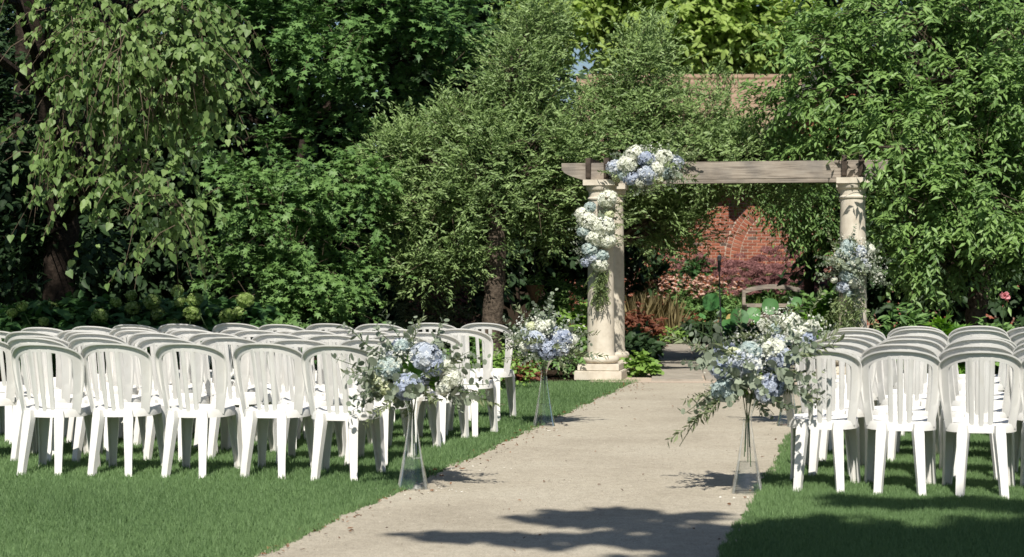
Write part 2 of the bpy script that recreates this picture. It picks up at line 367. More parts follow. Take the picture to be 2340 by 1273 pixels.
def limbs(mb, trunk, ells, C, E, r, r0=.06, nb=1.0, rb=.014):
    """limbs run from the trunk to each lobe, branches from the limb to its clumps"""
    tp=[Vector(p) for p,_ in trunk]
    L=[]
    for (px,py,d,rx,ry,rd,n) in ells:
        c=at(px,py,d)
        best=min(tp[len(tp)//3:],key=lambda p:(p-c).length+max(0,p.z-c.z)*1.5)
        mid=(best+c)/2+Vector((r.uniform(-.15,.15),r.uniform(-.15,.15),.12*(c-best).length))
        pts=[best, best.lerp(mid,.6)+Vector((0,0,.03)), mid, mid.lerp(c,.55), c]
        mb.tube(pts,[r0,r0*.8,r0*.62,r0*.45,r0*.25],6); L.append(pts)
    for i in range(len(C)):
        if r.random()>nb: continue
        pts=L[E[i]]; a=pts[r.integers(1,len(pts))]; b=Vector(C[i])
        m_=a.lerp(b,.55)+Vector((0,0,.08*(b-a).length))
        mb.tube([a,m_,b],[rb,rb*.7,rb*.35],4,False)
def tree(name, label, trunk, ells, lm, bark, r, group=None, r0=.06, nb=.6, rb=.014, shell=.72, front=.15, twig=None, cat='tree', **kw):
    base=trunk[0][0]
    root=empty(name,(base[0],base[1],0)); tag(root,label,cat,group)
    o=np.array((base[0],base[1],0))
    C,O,E=ell_clumps(ells,r,shell,front,kw.get('twl',.3)*.62)
    k=C[:,2]>.1; C,O,E=C[k],O[k],E[k]
    mb=MB()
    pts=[Vector(p) for p,_ in trunk]; rr=[q for _,q in trunk]
    fine=[];fr=[]
    for i in range(len(pts)-1):
        for q in range(4):
            f_=q/4; p=pts[i].lerp(pts[i+1],f_)+Vector((r.normal()*.012,r.normal()*.012,0)); fine.append(p); fr.append((rr[i]*(1-f_)+rr[i+1]*f_)*r.uniform(.94,1.06))
    fine.append(pts[-1]);fr.append(rr[-1])
    mb.tube(fine,fr,12)
    limbs(mb,trunk,ells,C,E,r,r0,nb,rb)
    fo=Fol(); tb=MB()
    twig_leaves(fo,C,O,r,twigs=(tb,twig) if twig else None,**kw)
    me=mb.mesh('trunk',50,fix=False); me.transform(Matrix.Translation(-Vector(o))); link('trunk',me,bark,root)
    cr=fo.build('crown',lm,root,o)
    if tb.v:
        me=tb.mesh('twigs',fix=False); me.transform(Matrix.Translation(-Vector(o))); tag(link('twigs',me,M['twig'],cr),kind='stuff')
    return root

# ------------------------------------------------------------------ ground, lawn, path, beds
PA = R(12.0)
pdir = Vector((math.sin(PA), math.cos(PA), 0)); pright = Vector((math.cos(PA), -math.sin(PA), 0))
def pathL(y): return -1.204 + (y - 8.19) * math.tan(PA)
def pathR(y): return 1.003 + (y - 8.19) * math.tan(PA)
mb = MB(); mb.add([(-400,-400,0),(400,-400,0),(400,400,0),(-400,400,0)],[(0,1,2,3)])
tag(mb.build('lawn', M['lawn_soil']), kind='structure')
# gravel path with an uneven edge
ys = np.arange(-4, 22.01, 0.12)
mb = MB(); vsx=[]
for i,y in enumerate(ys):
    j1=.025*math.sin(y*5.1)+.03*random.uniform(-1,1); j2=.025*math.sin(y*4.3+1)+.03*random.uniform(-1,1)
    vsx += [(pathL(y)+j1,y,.004),(pathR(y)+j2,y,.004)]
mb.add(vsx,[(2*i,2*i+1,2*i+3,2*i+2) for i in range(len(ys)-1)])
tag(mb.build('gravel_path', M['path']), kind='structure')
# garden beds behind the lawn
mb = MB(); mb.add([(-40,16.9,.005),(-3.2,17.6,.005),(-1.2,20.2,.005),(1.0,20.9,.005),(1.6,23,.005),(3.0,38,.005),(2,120,.005),(-60,120,.005)],[tuple(range(8))])
tag(mb.build('planting_bed', M['bed']), kind='structure')
mb = MB(); mb.add([(40,17.2,.005),(4.3,17.6,.005),(4.0,20,.005),(4.2,24,.005),(4.8,38,.005),(6,120,.005),(70,120,.005)],[tuple(range(7))[::-1]])
tag(mb.build('planting_bed', M['bed']), kind='structure')
# flagstone walk under and beyond the pergola
walk = MB(); walk.add([(0.9,20.6,.006),(4.15,20.2,.006),(4.75,31.8,.006),(2.35,31.8,.006)],[(0,1,2,3)])
walk = walk.build('stone_walk', M['mortar']); tag(walk, kind='structure')
for i in range(11):
    y = 20.75 + i*1.0
    xl = max(pathL(20.75)+.02,.08*y-.02)+(0.0 if i else .0); xr = xl+2.15
    cuts=[xl, xl+(xr-xl)*random.uniform(.38,.62), xr] if i%2 else [xl, xl+(xr-xl)*.3, xl+(xr-xl)*random.uniform(.62,.72), xr]
    for a,b in zip(cuts[:-1],cuts[1:]):
        s=MB(); g=.012; h=.025+random.uniform(0,.012)
        sk=-.2126
        vs_=[(a+g,y+g+sk*0,.0),(b-g,y+g,.0),(b-g+.08,y+1-g,.0),(a+g+.08,y+1-g,.0)]
        top=[(x+ (.006 if k in(0,3) else -.006),yy+(.006 if k<2 else -.006),h) for k,(x,yy,_) in enumerate(vs_)]
        s.add(vs_+top,[(0,3,2,1),(4,5,6,7),(0,1,5,4),(1,2,6,5),(2,3,7,6),(3,0,4,7)])
        s.build('flagstone', M['slab'], walk)
# grass blades
def grass(name, label, xa, xb, y0, y1, far):
    r=np.random.default_rng(11 if name.endswith('n') else 12)
    P=[];S=[]
    for (ya,yb,den) in ((y0,11,4600),(11,14,3200),(14,y1,2000)):
        n=int((yb-ya)*6.5*den)
        y=r.uniform(ya,yb,n); x=r.uniform(-7.6,8.2,n) if False else None
        lo=np.array([0.]); 
        a=xa(y); b=xb(y); wmax=(b-a).max(); x=a+r.random(n)*wmax
        k=(x<b)&far(x,y); P.append(np.stack([x[k],y[k],np.full(k.sum(),.0)],1))
    P=np.concatenate(P); n=len(P)
    A=nrm(np.stack([r.normal(0,.38,n),r.normal(0,.38,n),np.ones(n)],1))
    N=nrm(np.stack([r.normal(0,.5,n),-np.ones(n),r.normal(0,.5,n)+.5],1))
    patch=.5+.25*np.sin(P[:,0]*1.7+.6*np.sin(P[:,1]*1.1))*np.sin(P[:,1]*1.3+P[:,0]*.7)
    hgt=r.uniform(.020,.046,n)*(1+.25*np.sin(P[:,0]*3.1)*np.sin(P[:,1]*2.3))
    fo=Fol(); fo.leaves(P,A,N,hgt,r.uniform(.004,.0075,n),'blade',np.where(r.random(n)<.04,1.0,.55*r.random(n)+.45*patch))
    o=fo.build(name,M['grass']); tag(o,label,'grass',kind='stuff')
tanP=math.tan(PA)
def farL(x,y): return (y < np.interp(x,[-8,-3.2,-1.2,1.0],[17.2,17.6,20.2,20.9]))
def farR(x,y): return (y < np.interp(x,[3.6,4.3,9],[20,17.6,17.4]))
grass('mown_grass','mown green lawn under the larger block of chairs',lambda y:-.31*y-.9,lambda y:-1.204+(y-8.19)*tanP+.03+.015*np.sin(3.1*y)+.010*np.sin(8.3*y+1)+.012*np.sin(19*y),7.2,20.9,farL)
grass('mown_grass','mown green lawn under the smaller block of chairs',lambda y:1.003+(y-8.19)*tanP-.03+.015*np.sin(2.7*y)+.010*np.sin(7.9*y+2)+.012*np.sin(17*y),lambda y:.31*y+.9,7.2,20,farR)
# dry leaves along the edge and on the gravel
r=np.random.default_rng(5); n=460
y=r.uniform(8.2,20.5,n); e=np.where(r.random(n)<.62, pathL(0)+0*y, 0)
x=np.where(r.random(n)<.80, -1.204+(y-8.19)*tanP+np.abs(r.normal(0,.13,n))-.05, np.where(r.random(n)<.35, 1.003+(y-8.19)*tanP-np.abs(r.normal(0,.1,n)), -1.1+(y-8.19)*tanP+r.random(n)*2.1))
fo=Fol(); fo.leaves(np.stack([x,y,np.full(n,.012)],1),nrm(np.stack([r.normal(size=n),r.normal(size=n),r.normal(size=n)*.25],1)),nrm(np.stack([r.normal(size=n)*.4,r.normal(size=n)*.4,np.ones(n)],1)),r.uniform(.010,.038,n),r.uniform(.007,.020,n),'ovate',r.random(n))
tag(fo.build('fallen_leaves',M['litter']),'dry brown leaves scattered along the gravel path edge','leaves',kind='stuff')
fo=Fol(); n=46; c=[ground(1030,1125),ground(900,1122),ground(1720,1140),ground(1075,1075),ground(1250,985)]
P=np.array([list(c[i%5]) for i in range(n)])+np.stack([r.normal(0,.12,n),r.normal(0,.1,n),np.full(n,.012)],1)
fo.leaves(P,nrm(np.stack([r.normal(size=n),r.normal(size=n),r.normal(size=n)*.2],1)),np.tile((0,0,1.),(n,1))+r.normal(size=(n,3))*.3,.016,.011,'ovate',r.random(n))
tag(fo.build('fallen_petals',M['whitelitter']),'small white petals dropped around the glass vases','petals',kind='stuff')
# loose gravel grains
n=9000; y=r.uniform(7.6,15,n)**1; x=-1.19+(y-8.19)*tanP+r.random(n)*2.17
fo=Fol(); s_=r.uniform(.003,.008,n)
fo.leaves(np.stack([x,y,np.full(n,.005)],1),nrm(np.stack([r.normal(size=n),r.normal(size=n),.2*r.normal(size=n)],1)),nrm(np.stack([r.normal(size=n)*.6,r.normal(size=n)*.6,np.ones(n)],1)),s_,s_*.9,'diamond',r.random(n))
gm=leafmat('gravel_grain',(0.22,0.185,0.145),(0.58,0.52,0.43),0,1,0.1)
tag(fo.build('loose_gravel',gm),'fine loose beige gravel on the path','gravel',kind='stuff')

# ------------------------------------------------------------------ chairs
def chair_parts():
    def surf(x,z):           # rear shell of the chair: curved in plan, leaning back
        return -.045-.145*max(0,1-(x/.235)**2)-.115*((z-.43)/.44)
    def nor(x,z):
        e=.002; dx=(surf(x+e,z)-surf(x-e,z))/(2*e); dz=(surf(x,z+e)-surf(x,z-e))/(2*e)
        return Vector((dx,-1,dz)).normalized()
    out={}
    # seat: rounded plan, dished, with a deep rim
    def outline(sx,n=40):
        pts=[]
        for k in range(n):
            a=2*math.pi*k/n; c,s=math.cos(a),math.sin(a)
            if s<0: ex=2.2
            else: ex=3.4
            rx=.212*abs(c)**(2/ex)*(1 if c>=0 else -1); ry=(.20 if s<0 else .215)*abs(s)**(2/ex)*(1 if s>=0 else -1)
            pts.append((rx*sx,ry*sx+.005))
        return pts
    mb=MB(); rings=[]
    for sx,z in ((.10,.416),(.45,.417),(.80,.424),(.93,.435),(.985,.438),(1.0,.432),(1.008,.385),(.985,.383),(.975,.425),(.9,.425),(.45,.407),(.10,.406)):
        rings.append([Vector((x,y,z+(.006*(y/.2)**2 if sx<.99 else 0))) for x,y in outline(sx)])
    mb.sweep(rings); out['seat']=mb.mesh('seat',40)
    # hoop
    N_=44; rings=[]
    def outer(t):            # t 0..1 from left foot of the hoop over the top
        if t<.25: q=t/.25; return (-.196-.034*math.sin(q*math.pi/2), .405+.345*q)
        if t>.75: q=(1-t)/.25; return (.196+.034*math.sin(q*math.pi/2), .405+.345*q)
        a=math.pi*(1-(t-.25)/.5); c,s=math.cos(a),math.sin(a); ex=2.35
        return (.23*(abs(c)**(2/ex))*(1 if c>=0 else -1), .75+.12*abs(s)**(2/ex))
    for i in range(N_+1):
        t=i/N_; x,z=outer(t); x2,z2=outer(min(1,t+.004)); x1,z1=outer(max(0,t-.004))
        tx,tz=x2-x1,z2-z1; L=math.hypot(tx,tz) or 1; nx,nz=tz/L,-tx/L      # inward
        wd=.040+.010*math.sin(math.pi*t)
        xi,zi=x+nx*wd,z+nz*wd
        O=Vector((x,surf(x,z),z)); I=Vector((xi,surf(xi,zi),zi)); n=nor(x*.97,z); ni=nor(xi,zi); tt=(I-O).normalized()
        lip=.022*min(1,max(.25,math.sin(math.pi*t)*1.6)); nl=Vector((n.x,n.y,.12)).normalized()
        rings.append([O+nl*lip-tt*.003, O+nl*lip+tt*.007, O+n*.005+tt*.012, I+ni*.005, I-ni*.005, O-n*.005-tt*.002])
    mb=MB(); mb.sweep(rings); out['back_frame']=mb.mesh('back_frame',40)
    # three slats
    sl_=[]
    for c in (-1,0,1):
        rings=[]
        for k in range(12):
            q=k/11; z=.392+.447*q; xc=c*(.052+.010*q); ring=[]
            if z<.44: dy=0
            hw=.0148+.0012*q
            for (u,o_) in ((-1,.001),(-.6,.006),(.6,.006),(1,.001),(.8,-.005),(-.8,-.005)):
                x=xc+u*hw; p=Vector((x,surf(x,max(z,.40)),z)); ring.append(p+nor(x,z)*o_)
            rings.append(ring)
        mb=MB(); mb.sweep(rings); sl_.append(mb.mesh('slat',40))
    out['slats']=sl_
    # channel legs
    def leg(top,bot,wt,wb,dt,db,sgn,rot):
        rings=[]
        for k in range(9):
            q=k/8; c=Vector(top).lerp(Vector(bot),q); w_=wt+(wb-wt)*min(1,q*1.25); d_=dt+(db-dt)*q
            if k==0: w_*=.72; d_*=.6
            th=.007
            pr=[(-w_/2,0),(w_/2,0),(w_/2,d_),(w_/2-th,d_),(w_/2-th,th),(-w_/2+th,th),(-w_/2+th,d_),(-w_/2,d_)]
            cr,sr=math.cos(rot),math.sin(rot)
            rings.append([c+Vector((x*cr-y*sgn*sr, x*sr+y*sgn*cr, 0)) for x,y in pr])
        mb=MB(); mb.sweep(rings); return mb.mesh('leg',30)
    out['legs']=[leg((s*.108,-.216,.432),(s*.132,-.285,0),.066,.046,.055,.036,1,s*.28) for s in(-1,1)]+[leg((s*.168,.214,.425),(s*.196,.255,0),.088,.052,.05,.036,-1,-s*.32) for s in(-1,1)]
    return out
cp=chair_parts()
for me in [cp['seat'],cp['back_frame']]+cp['slats']+cp['legs']: me.materials.append(M['plastic'])
proto=empty('slatted_chair')
link('seat',cp['seat'],None,proto); link('back_frame',cp['back_frame'],None,proto)
for me in cp['slats']: link('slat',me,None,proto)
for me in cp['legs']: link('leg',me,None,proto)
# rim apex of each chair in the photograph, row by row from the pergola
LEFT={1:[(-20,754),(88,749),(204,743.7),(297,739),(407,739.5),(532,738),(634,739),(747,738),(862,738.5),(981,739),(1103,737)],
      2:[(60,757),(180,751.5),(299,746),(423,750.5),(549,750),(663,752),(785,750),(903,749),(1048,750.6)],
      3:[(70,765.3),(190,755.5),(307,752.5),(433,752.5),(581,752.5),(710,753.5),(842,756),(971,756.5)],
      4:[(78,766),(204,760.4),(344,758),(484,760),(630,761),(757,763),(903,765)],
      5:[(-62,770),(66,771),(207,771.4),(372,770),(518,768.5),(677,774),(834,774.5)],
      6:[(86,782),(247,782.4),(416,784),(597,784.5),(761,787)]}
RIGHT={1:[(1956,745.3),(2094,743),(2240,744.6),(2366,745)],
       2:[(1950,751.5),(2096,751),(2240,752.5),(2380,753)],
       3:[(1941,763),(2087,764.5),(2247,766),(2398,766)],
       4:[(1922,771.6),(2079,771.6),(2245,774),(2400,776)],
       5:[(1902,783.6),(2056,786),(2236,787),(2404,789)],
       6:[(1870,797),(2056,799),(2245,801),(2432,803)]}
ORD=['','first','second','third','fourth','fifth','sixth','seventh','eighth','ninth','tenth','eleventh']
first=True; rr=random.Random(3)
def put_chair(px,py,yaw,label):
    global first
    d=F*(CAMZ-.87)/(py-HOR); ax=(px-1170)/F*d
    a=-R(yaw)
    off=Vector((0,-.30,0)); off.rotate(Matrix.Rotation(a,3,'Z'))
    o=proto if first else copy_tree(proto); first=False
    o.location=(ax-off.x,d-off.y,-rr.uniform(.002,.012)); o.rotation_euler=(R(rr.uniform(-.7,.7)),R(rr.uniform(-.7,.7)),a)
    tag(o,label,'chair','white chairs set in rows beside the path')
for side,blk,name in ((LEFT,-1,'larger chair block'),(RIGHT,1,'smaller chair block')):
    for row,lst in side.items():
        seq=lst[::-1] if blk<0 else lst
        for k,(px,py) in enumerate(seq):
            yaw=(10 if blk<0 else 13)+rr.uniform(-2.5,2.5)
            put_chair(px,py,yaw,'white chair %s from the path, %s row from the pergola, %s'%(ORD[k+1],ORD[row],name))

# ------------------------------------------------------------------ pergola
PG=R(10.5); PD=21.2
cL=Vector(((1373-1170)/F*PD,PD,0)); pr_=Vector((math.cos(PG),-math.sin(PG),0)); pf=Vector((math.sin(PG),math.cos(PG),0))
# right column lies along pr_ where its bearing is pixel 1949
tb=(1949-1170)/F; s_w=(tb*cL.y-cL.x)/(pr_.x-tb*pr_.y)
perg=empty('pergola',cL,-PG)
tag(perg,'stone column pergola with weathered timber beams over the path','pergola')
BACK=1.06; CH=2.41
def column(x,y):
    root=empty('column',(x,y,0),0,perg)
    mb=MB(); mb.box((-.285,-.285,0),(.285,.285,.115)); me=mb.mesh('plinth'); 
    bm=bmesh.new(); bm.from_mesh(me); bmesh.ops.bevel(bm,geom=bm.edges,offset=.008,segments=2,affect='EDGES'); bm.to_mesh(me); bm.free()
    link('lower_plinth',me,M['stone'],root)
    mb=MB(); mb.box((-.25,-.25,.117),(.25,.25,.195)); me=mb.mesh('plinth')
    bm=bmesh.new(); bm.from_mesh(me); bmesh.ops.bevel(bm,geom=bm.edges,offset=.006,segments=2,affect='EDGES'); bm.to_mesh(me); bm.free()
    link('upper_plinth',me,M['stone'],root)
    mb=MB(); pr=[(.165,.197)]+[(.175+.048*math.sin(a),.245-.046*math.cos(a)) for a in np.linspace(0.1,math.pi-.1,10)]+[(.165,.292)]
    mb.lathe(pr,40); mb.build('base_moulding',M['stone'],root,40)
    mb=MB(); pr=[(.176,.285),(.170,.31),(.164,.345)]
    for q in np.linspace(.05,1,14): pr.append((.164-.021*q**1.7, .345+(2.17-.345)*q))
    mb.lathe(pr,40); mb.build('shaft',M['stone'],root,50)
    mb=MB(); pr=[(.143,2.165),(.157,2.170),(.163,2.185),(.157,2.20),(.146,2.206),(.146,2.262),(.152,2.266),(.152,2.276),(.158,2.28)]
    pr+=[(.158+.022*math.sin(a),2.28+.05*(1-math.cos(a))) for a in np.linspace(.2,1.5,6)]+[(.183,2.335),(.183,2.342)]
    mb.lathe(pr,40)
    mb.box((-.192,-.192,2.343),(.192,.192,CH)); mb.build('capital',M['stone'],root,35)
for x in (0,s_w):
    for y in (0,BACK): column(x,y)
# beams with shaped ends
def beam(y,name,h,x0,x1,mat,th=.14,z0=CH+.002):
    pr=[]
    cut=.27
    top=z0+h
    def endcurve(xe,s):      # ogee end: from top corner down to underside
        return [(xe+s*cut*q, top-.075-(h-.075)*(q**.55)) for q in np.linspace(0,1,9)]
    L=endcurve(x0,1); Rr=endcurve(x1,-1)
    prof=[(x0,top)]+L+Rr[::-1]+[(x1,top)]
    n=len(prof); mb=MB()
    mb.add([(x,y-th/2,z) for x,z in prof]+[(x,y+th/2,z) for x,z in prof],[tuple(range(n)),tuple(range(n,2*n))[::-1]]+[(i,(i+1)%n,n+(i+1)%n,n+i) for i in range(n)])
    return mb.build(name,mat,perg)
ov=.47
beam(0,'beam',.205,-ov,s_w+.40,M['wood'])
beam(BACK,'beam',.205,-ov+.05,s_w+.40,M['wood'])
for x in (-.135,.085,s_w-.10,s_w+.10):
    # rafter laid over both beams, tail curling down in front
    z0=CH+.209; h=.055; prof=[(-.22,z0+h+.0)]
    prof=[(-.115,z0-.19),(-.145,z0-.18),(-.16,z0-.10),(-.165,z0-.02),(-.16,z0+.04),(-.13,z0+h),(BACK+.13,z0+h),(BACK+.16,z0+.04),(BACK+.165,z0-.02),(BACK+.16,z0-.10),(BACK+.145,z0-.18),(BACK+.115,z0-.19),(BACK+.095,z0-.06),(BACK+.09,z0),(-.09,z0),(-.095,z0-.06)]
    n=len(prof); mb=MB(); t=.030
    mb.add([(x-t,y,z) for y,z in prof]+[(x+t,y,z) for y,z in prof],[tuple(range(n)),tuple(range(n,2*n))[::-1]]+[(i,(i+1)%n,n+(i+1)%n,n+i) for i in range(n)])
    mb.build('rafter',M['darkwood'],perg)
def pg(x,y,z):               # pergola coordinates to world
    return cL+pr_*x+pf*y+Vector((0,0,z))

# ------------------------------------------------------------------ cut flowers
def floret_ball(rad,n,r,flat=.85,fs=.03,core=True,tb=(0,1)):
    fo=Fol(); u=rand_dir(n,r); u[:,2]*=1
    P=u*rad*np.array((1,1,flat))*r.uniform(.9,1.05,(n,1)); N=nrm(u+r.normal(size=(n,3))*.28); A=nrm(np.cross(N,r.normal(size=(n,3))))
    s_=fs*r.uniform(.8,1.25,n)
    tt=tb[0]+(tb[1]-tb[0])*np.clip(.5+.28*r.normal(size=n)+.18*u[:,2],0,1)
    fo.leaves(P,A,N,s_,s_,'floret',tt)
    m=40; u=rand_dir(m,r); fo.leaves(u*rad*.72*np.array((1,1,flat)),nrm(np.cross(u,r.normal(size=(m,3)))),u,rad*.7,rad*.7,'round',np.full(m,.15))
    return fo
HEADS={}
def head_mesh(kind,i):
    k=(kind,i)
    if k not in HEADS:
        r=np.random.default_rng(hash(kind)%1000+i if False else (len(HEADS)*17+3))
        fo=floret_ball(.085,210,r,.82,.025)
        HEADS[k]=fo.mesh(kind+'_hydrangea'); HEADS[k].materials.append(M[kind])
    return HEADS[k]
KINDNAME={'blue':'blue_hydrangea','paleblue':'pale_blue_hydrangea','aqua':'green_blue_hydrangea','white':'white_hydrangea','cream':'cream_flower'}
SPRIG={}
def sprig_mesh(kind,i):
    k=(kind,i)
    if k in SPRIG: return SPRIG[k]
    r=np.random.default_rng(100+len(SPRIG)); fo=Fol()
    if kind=='euc':
        n=16; t=np.linspace(.12,1,n); P=np.stack([.03*np.sin(t*3+i),.02*np.sin(t*4),.30*t],1)
        az=np.arange(n)*2.4+r.random(n); A=np.stack([np.cos(az),np.sin(az),.35+.3*t],1)+r.normal(size=(n,3))*.15
        N=np.stack([-np.cos(az)*.5,-np.sin(az)*.5,np.ones(n)],1)+r.normal(size=(n,3))*.5
        s_=.050*(1.15-.55*t)*r.uniform(.8,1.2,n); fo.leaves(P,A,N,s_,s_*.95,'round',r.random(n)); mat='euc'
    elif kind=='olive':
        n=34; t=np.linspace(.08,1,n); P=np.stack([.05*t*t*math.sin(i),.05*t*t*math.cos(i),.36*t],1)
        az=np.arange(n)*math.pi+r.normal(size=n)*.7+i; A=np.stack([np.cos(az),np.sin(az),.6+.5*t],1)+r.normal(size=(n,3))*.2
        N=rand_dir(n,r); s_=.052*r.uniform(.7,1.25,n); fo.leaves(P,A,N,s_,s_*.30,'diamond',r.random(n)); mat='olive'
    elif kind=='ruscus':
        n=26; t=np.linspace(.06,1,n); P=np.stack([.06*np.sin(t*2+i),.06*np.sin(t*2.3),.42*t],1)
        az=np.arange(n)*math.pi+r.normal(size=n)*.5+i; A=np.stack([np.cos(az),np.sin(az),.75*np.ones(n)],1)+r.normal(size=(n,3))*.2
        N=rand_dir(n,r); s_=.075*r.uniform(.7,1.2,n); fo.leaves(P,A,N,s_,s_*.36,'ovate',r.random(n)); mat='ruscus'
    elif kind=='filler':
        n=70; t=r.uniform(.55,1.05,n); u=nrm(r.normal(size=(n,3))*.42+np.array((0,0,1))); P=u*(.24*t)[:,None]
        N=nrm(u+r.normal(size=(n,3))*.6); A=np.cross(N,r.normal(size=(n,3))); s_=.017*r.uniform(.7,1.4,n)
        fo.leaves(P,A,N,s_,s_,'floret',r.random(n)); mat='white'
    else:
        n=5; az=np.arange(n)*1.3+i; A=np.stack([np.cos(az),np.sin(az),.8*np.ones(n)],1); P=A*.02
        N=np.stack([-np.cos(az),-np.sin(az),np.ones(n)],1); fo.leaves(P,A,N,.11*r.uniform(.7,1.1,n),.07*r.uniform(.8,1.1,n),'heart',r.random(n)); mat='freshleaf'
    me=fo.mesh(kind+'_sprig'); me.materials.append(M[mat]); SPRIG[k]=me
    # a stem in the same material family
    mb=MB()
    if kind in('euc','olive','ruscus'):
        L={'euc':.30,'olive':.36,'ruscus':.42}[kind]
        mb.tube([(0,0,-.06),(0,0,.02),(.02*math.sin(i),0.01,L*.5),(.03*math.sin(3+i),.01,L*.97)],[.003,.003,.0025,.0015],4)
    elif kind=='filler':
        for q in range(9):
            u=rand_dir(1,r)[0]*.42+np.array((0,0,1)); u/=np.linalg.norm(u); mb.tube([(0,0,-.05),(0,0,.06),tuple(u*.23)],[.002,.002,.001],3,False)
    if mb.v:
        SPRIG[(kind,i,'stem')]=mb.mesh('stem',fix=False); SPRIG[(kind,i,'stem')].materials.append(M['stem'])
    return me
SPN={'euc':'eucalyptus_sprig','olive':'olive_sprig','ruscus':'ruscus_sprig','filler':'white_filler_spray','leafy':'green_leaf'}
def put_sprig(kind,i,parent,loc,dirv,sc_=1.0,roll=0.0):
    o=link(SPN[kind],sprig_mesh(kind,i),None,parent,loc)
    q=Vector(dirv).to_track_quat('Z','Y'); o.rotation_mode='QUATERNION'; o.rotation_quaternion=q@Matrix.Rotation(roll,3,'Z').to_quaternion(); o.scale=(sc_,)*3
    if kind=='filler': tag(o,kind='stuff')
    st=SPRIG.get((kind,i,'stem'))
    if st: link('stem',st,None,o)
    return o
def put_head(kind,i,parent,loc,sc_=1.0,r=random):
    o=link(KINDNAME[kind],head_mesh(kind,i%3),None,parent,loc); o.rotation_euler=(r.uniform(-.4,.4),r.uniform(-.4,.4),r.uniform(0,6)); o.scale=(sc_,)*3
    return o
def arrangement(name,label,center,heads,sprigs,r,group=None,squash=(1,.9,.85)):
    """heads: (dx,dy,dz,kind,scale); sprigs: (kind,count,reach,up,scale)"""
    root=empty(name,center); tag(root,label,'flowers',group)
    for j,(dx,dy,dz,kind,s_) in enumerate(heads): put_head(kind,j,root,(dx,dy,dz),s_,r)
    for kind,cnt,reach,up,s_ in sprigs:
        for j in range(cnt):
            while True:
                u=Vector((r.gauss(0,1),r.gauss(0,1),r.gauss(up,.8)))
                if u.length>.2 and (group is None or u.z>-.72*u.length): break
            u.normalize()
            p=Vector((u.x*squash[0],u.y*squash[1],u.z*squash[2]))*reach*r.uniform(.45,1.0)
            u2=(u+Vector((r.gauss(0,.3),r.gauss(0,.3),r.gauss(0,.3)))).normalized()
            if group and u2.z<-.7: u2.z=-.4
            put_sprig(kind,j%4,root,p,u2,s_*r.uniform(.75,1.15),r.uniform(0,6))
    return root
def vase(px,py,label):
    b=ground(px,py); root=empty('glass_vase',b); tag(root,label,'vase','clear glass vases along the path')
    # trumpet foot outward, narrow neck, flared lip
    H_=.56; pr=[]
    for q in np.linspace(0,1,16): pr.append((.074*(1-q)**1.25+.024, .004+H_*.80*q))
    for q in np.linspace(.15,1,7): pr.append((.026+.050*q**1.8, .004+H_*.80+H_*.20*q))
    inner=[(max(r_-.004,.004),z+.006) for r_,z in pr][::-1]
    mb=MB(); mb.lathe(pr,36,cap=False); mb.build('body',M['glass'],root,60)
    wl=[(r_-.0065,z+.008) for r_,z in pr[:7]]
    mb=MB(); mb.lathe(wl,30); mb.build('water',M['water'],root,60)
    for k in range(5):
        a=k*1.3; mb=MB(); mb.tube([(.02*math.cos(a),.02*math.sin(a),.16+.03*k),(.008*math.cos(a),.008*math.sin(a),.46),(.03*math.cos(a+.6),.03*math.sin(a+.6),.6)],[.003,.003,.003],5); mb.build('stem',M['stem'],root)
    return root,b
rB=random.Random(21)
def px_heads(cx,cy,d,lst,depth=.16):
    o=[]
    for (px,py,kind,s_) in lst:
        dx=(px-cx)/F*d; dz=(cy-py)/F*d
        rr_=min(1,(dx*dx+dz*dz)**.5/.30); o.append((dx,-depth*(1-rr_**2)**.5,dz,kind,s_))
    return o
def rear_heads(hs,r):
    hs=[(a,b,c,k,q*1.12) for a,b,c,k,q in hs]
    return hs+[(-dx*.9+r.uniform(-.03,.03),abs(dy)+.03,dz+r.uniform(-.03,.03),k,s_) for dx,dy,dz,k,s_ in hs[:5]]
base_sprigs=[('euc',34,.19,-.1,1.12),('olive',13,.20,-.2,.95),('filler',7,.16,.25,.8),('leafy',7,.15,.0,.9)]
_,b=vase(943,1118,'clear glass vase half on grass beside the last row of the larger chair block')
d=b.y; h=px_heads(945,862,d,[(975,812,'paleblue',1.0),(992,835,'blue',.72),(935,880,'blue',.98),(890,838,'aqua',.85),(1032,862,'white',.72),(1020,835,'white',.5),(872,868,'cream',.65),(856,880,'white',.45),(885,885,'cream',.5),(920,790,'aqua',.5),(1015,885,'white',.5)])
arrangement('flower_arrangement','blue and cream hydrangea bouquet beside the last row of the larger chair block',at(945,862,d),rear_heads(h,rB),base_sprigs,rB,'bouquets on glass vases')
_,b=vase(1708,1128,'clear glass vase on gravel beside the last chair row of the smaller block')
d=b.y; h=px_heads(1712,850,d,[(1646,838,'blue',.82),(1690,832,'paleblue',1.08),(1775,818,'blue',.85),(1752,880,'blue',.92),(1742,896,'paleblue',.7),(1650,888,'aqua',.85),(1762,795,'white',.75),(1706,800,'aqua',.72),(1670,805,'cream',.45),(1722,862,'cream',.4)])
arrangement('flower_arrangement','deep blue hydrangea bouquet with long trailing sprays beside the smaller chair block',at(1712,850,d),rear_heads(h,rB),base_sprigs+[('olive',5,.28,-.1,1.05)],rB,'bouquets on glass vases')
_,b=vase(1243,974,'clear glass vase on the lawn edge beside the front row of the larger chair block')
d=b.y; h=px_heads(1243,785,d,[(1222,778,'paleblue',1.1),(1283,772,'blue',.95),(1252,798,'blue',1.05),(1280,795,'paleblue',.8),(1200,790,'white',.55),(1235,745,'white',.65),(1305,775,'white',.6),(1255,740,'white',.5),(1215,745,'cream',.5)])
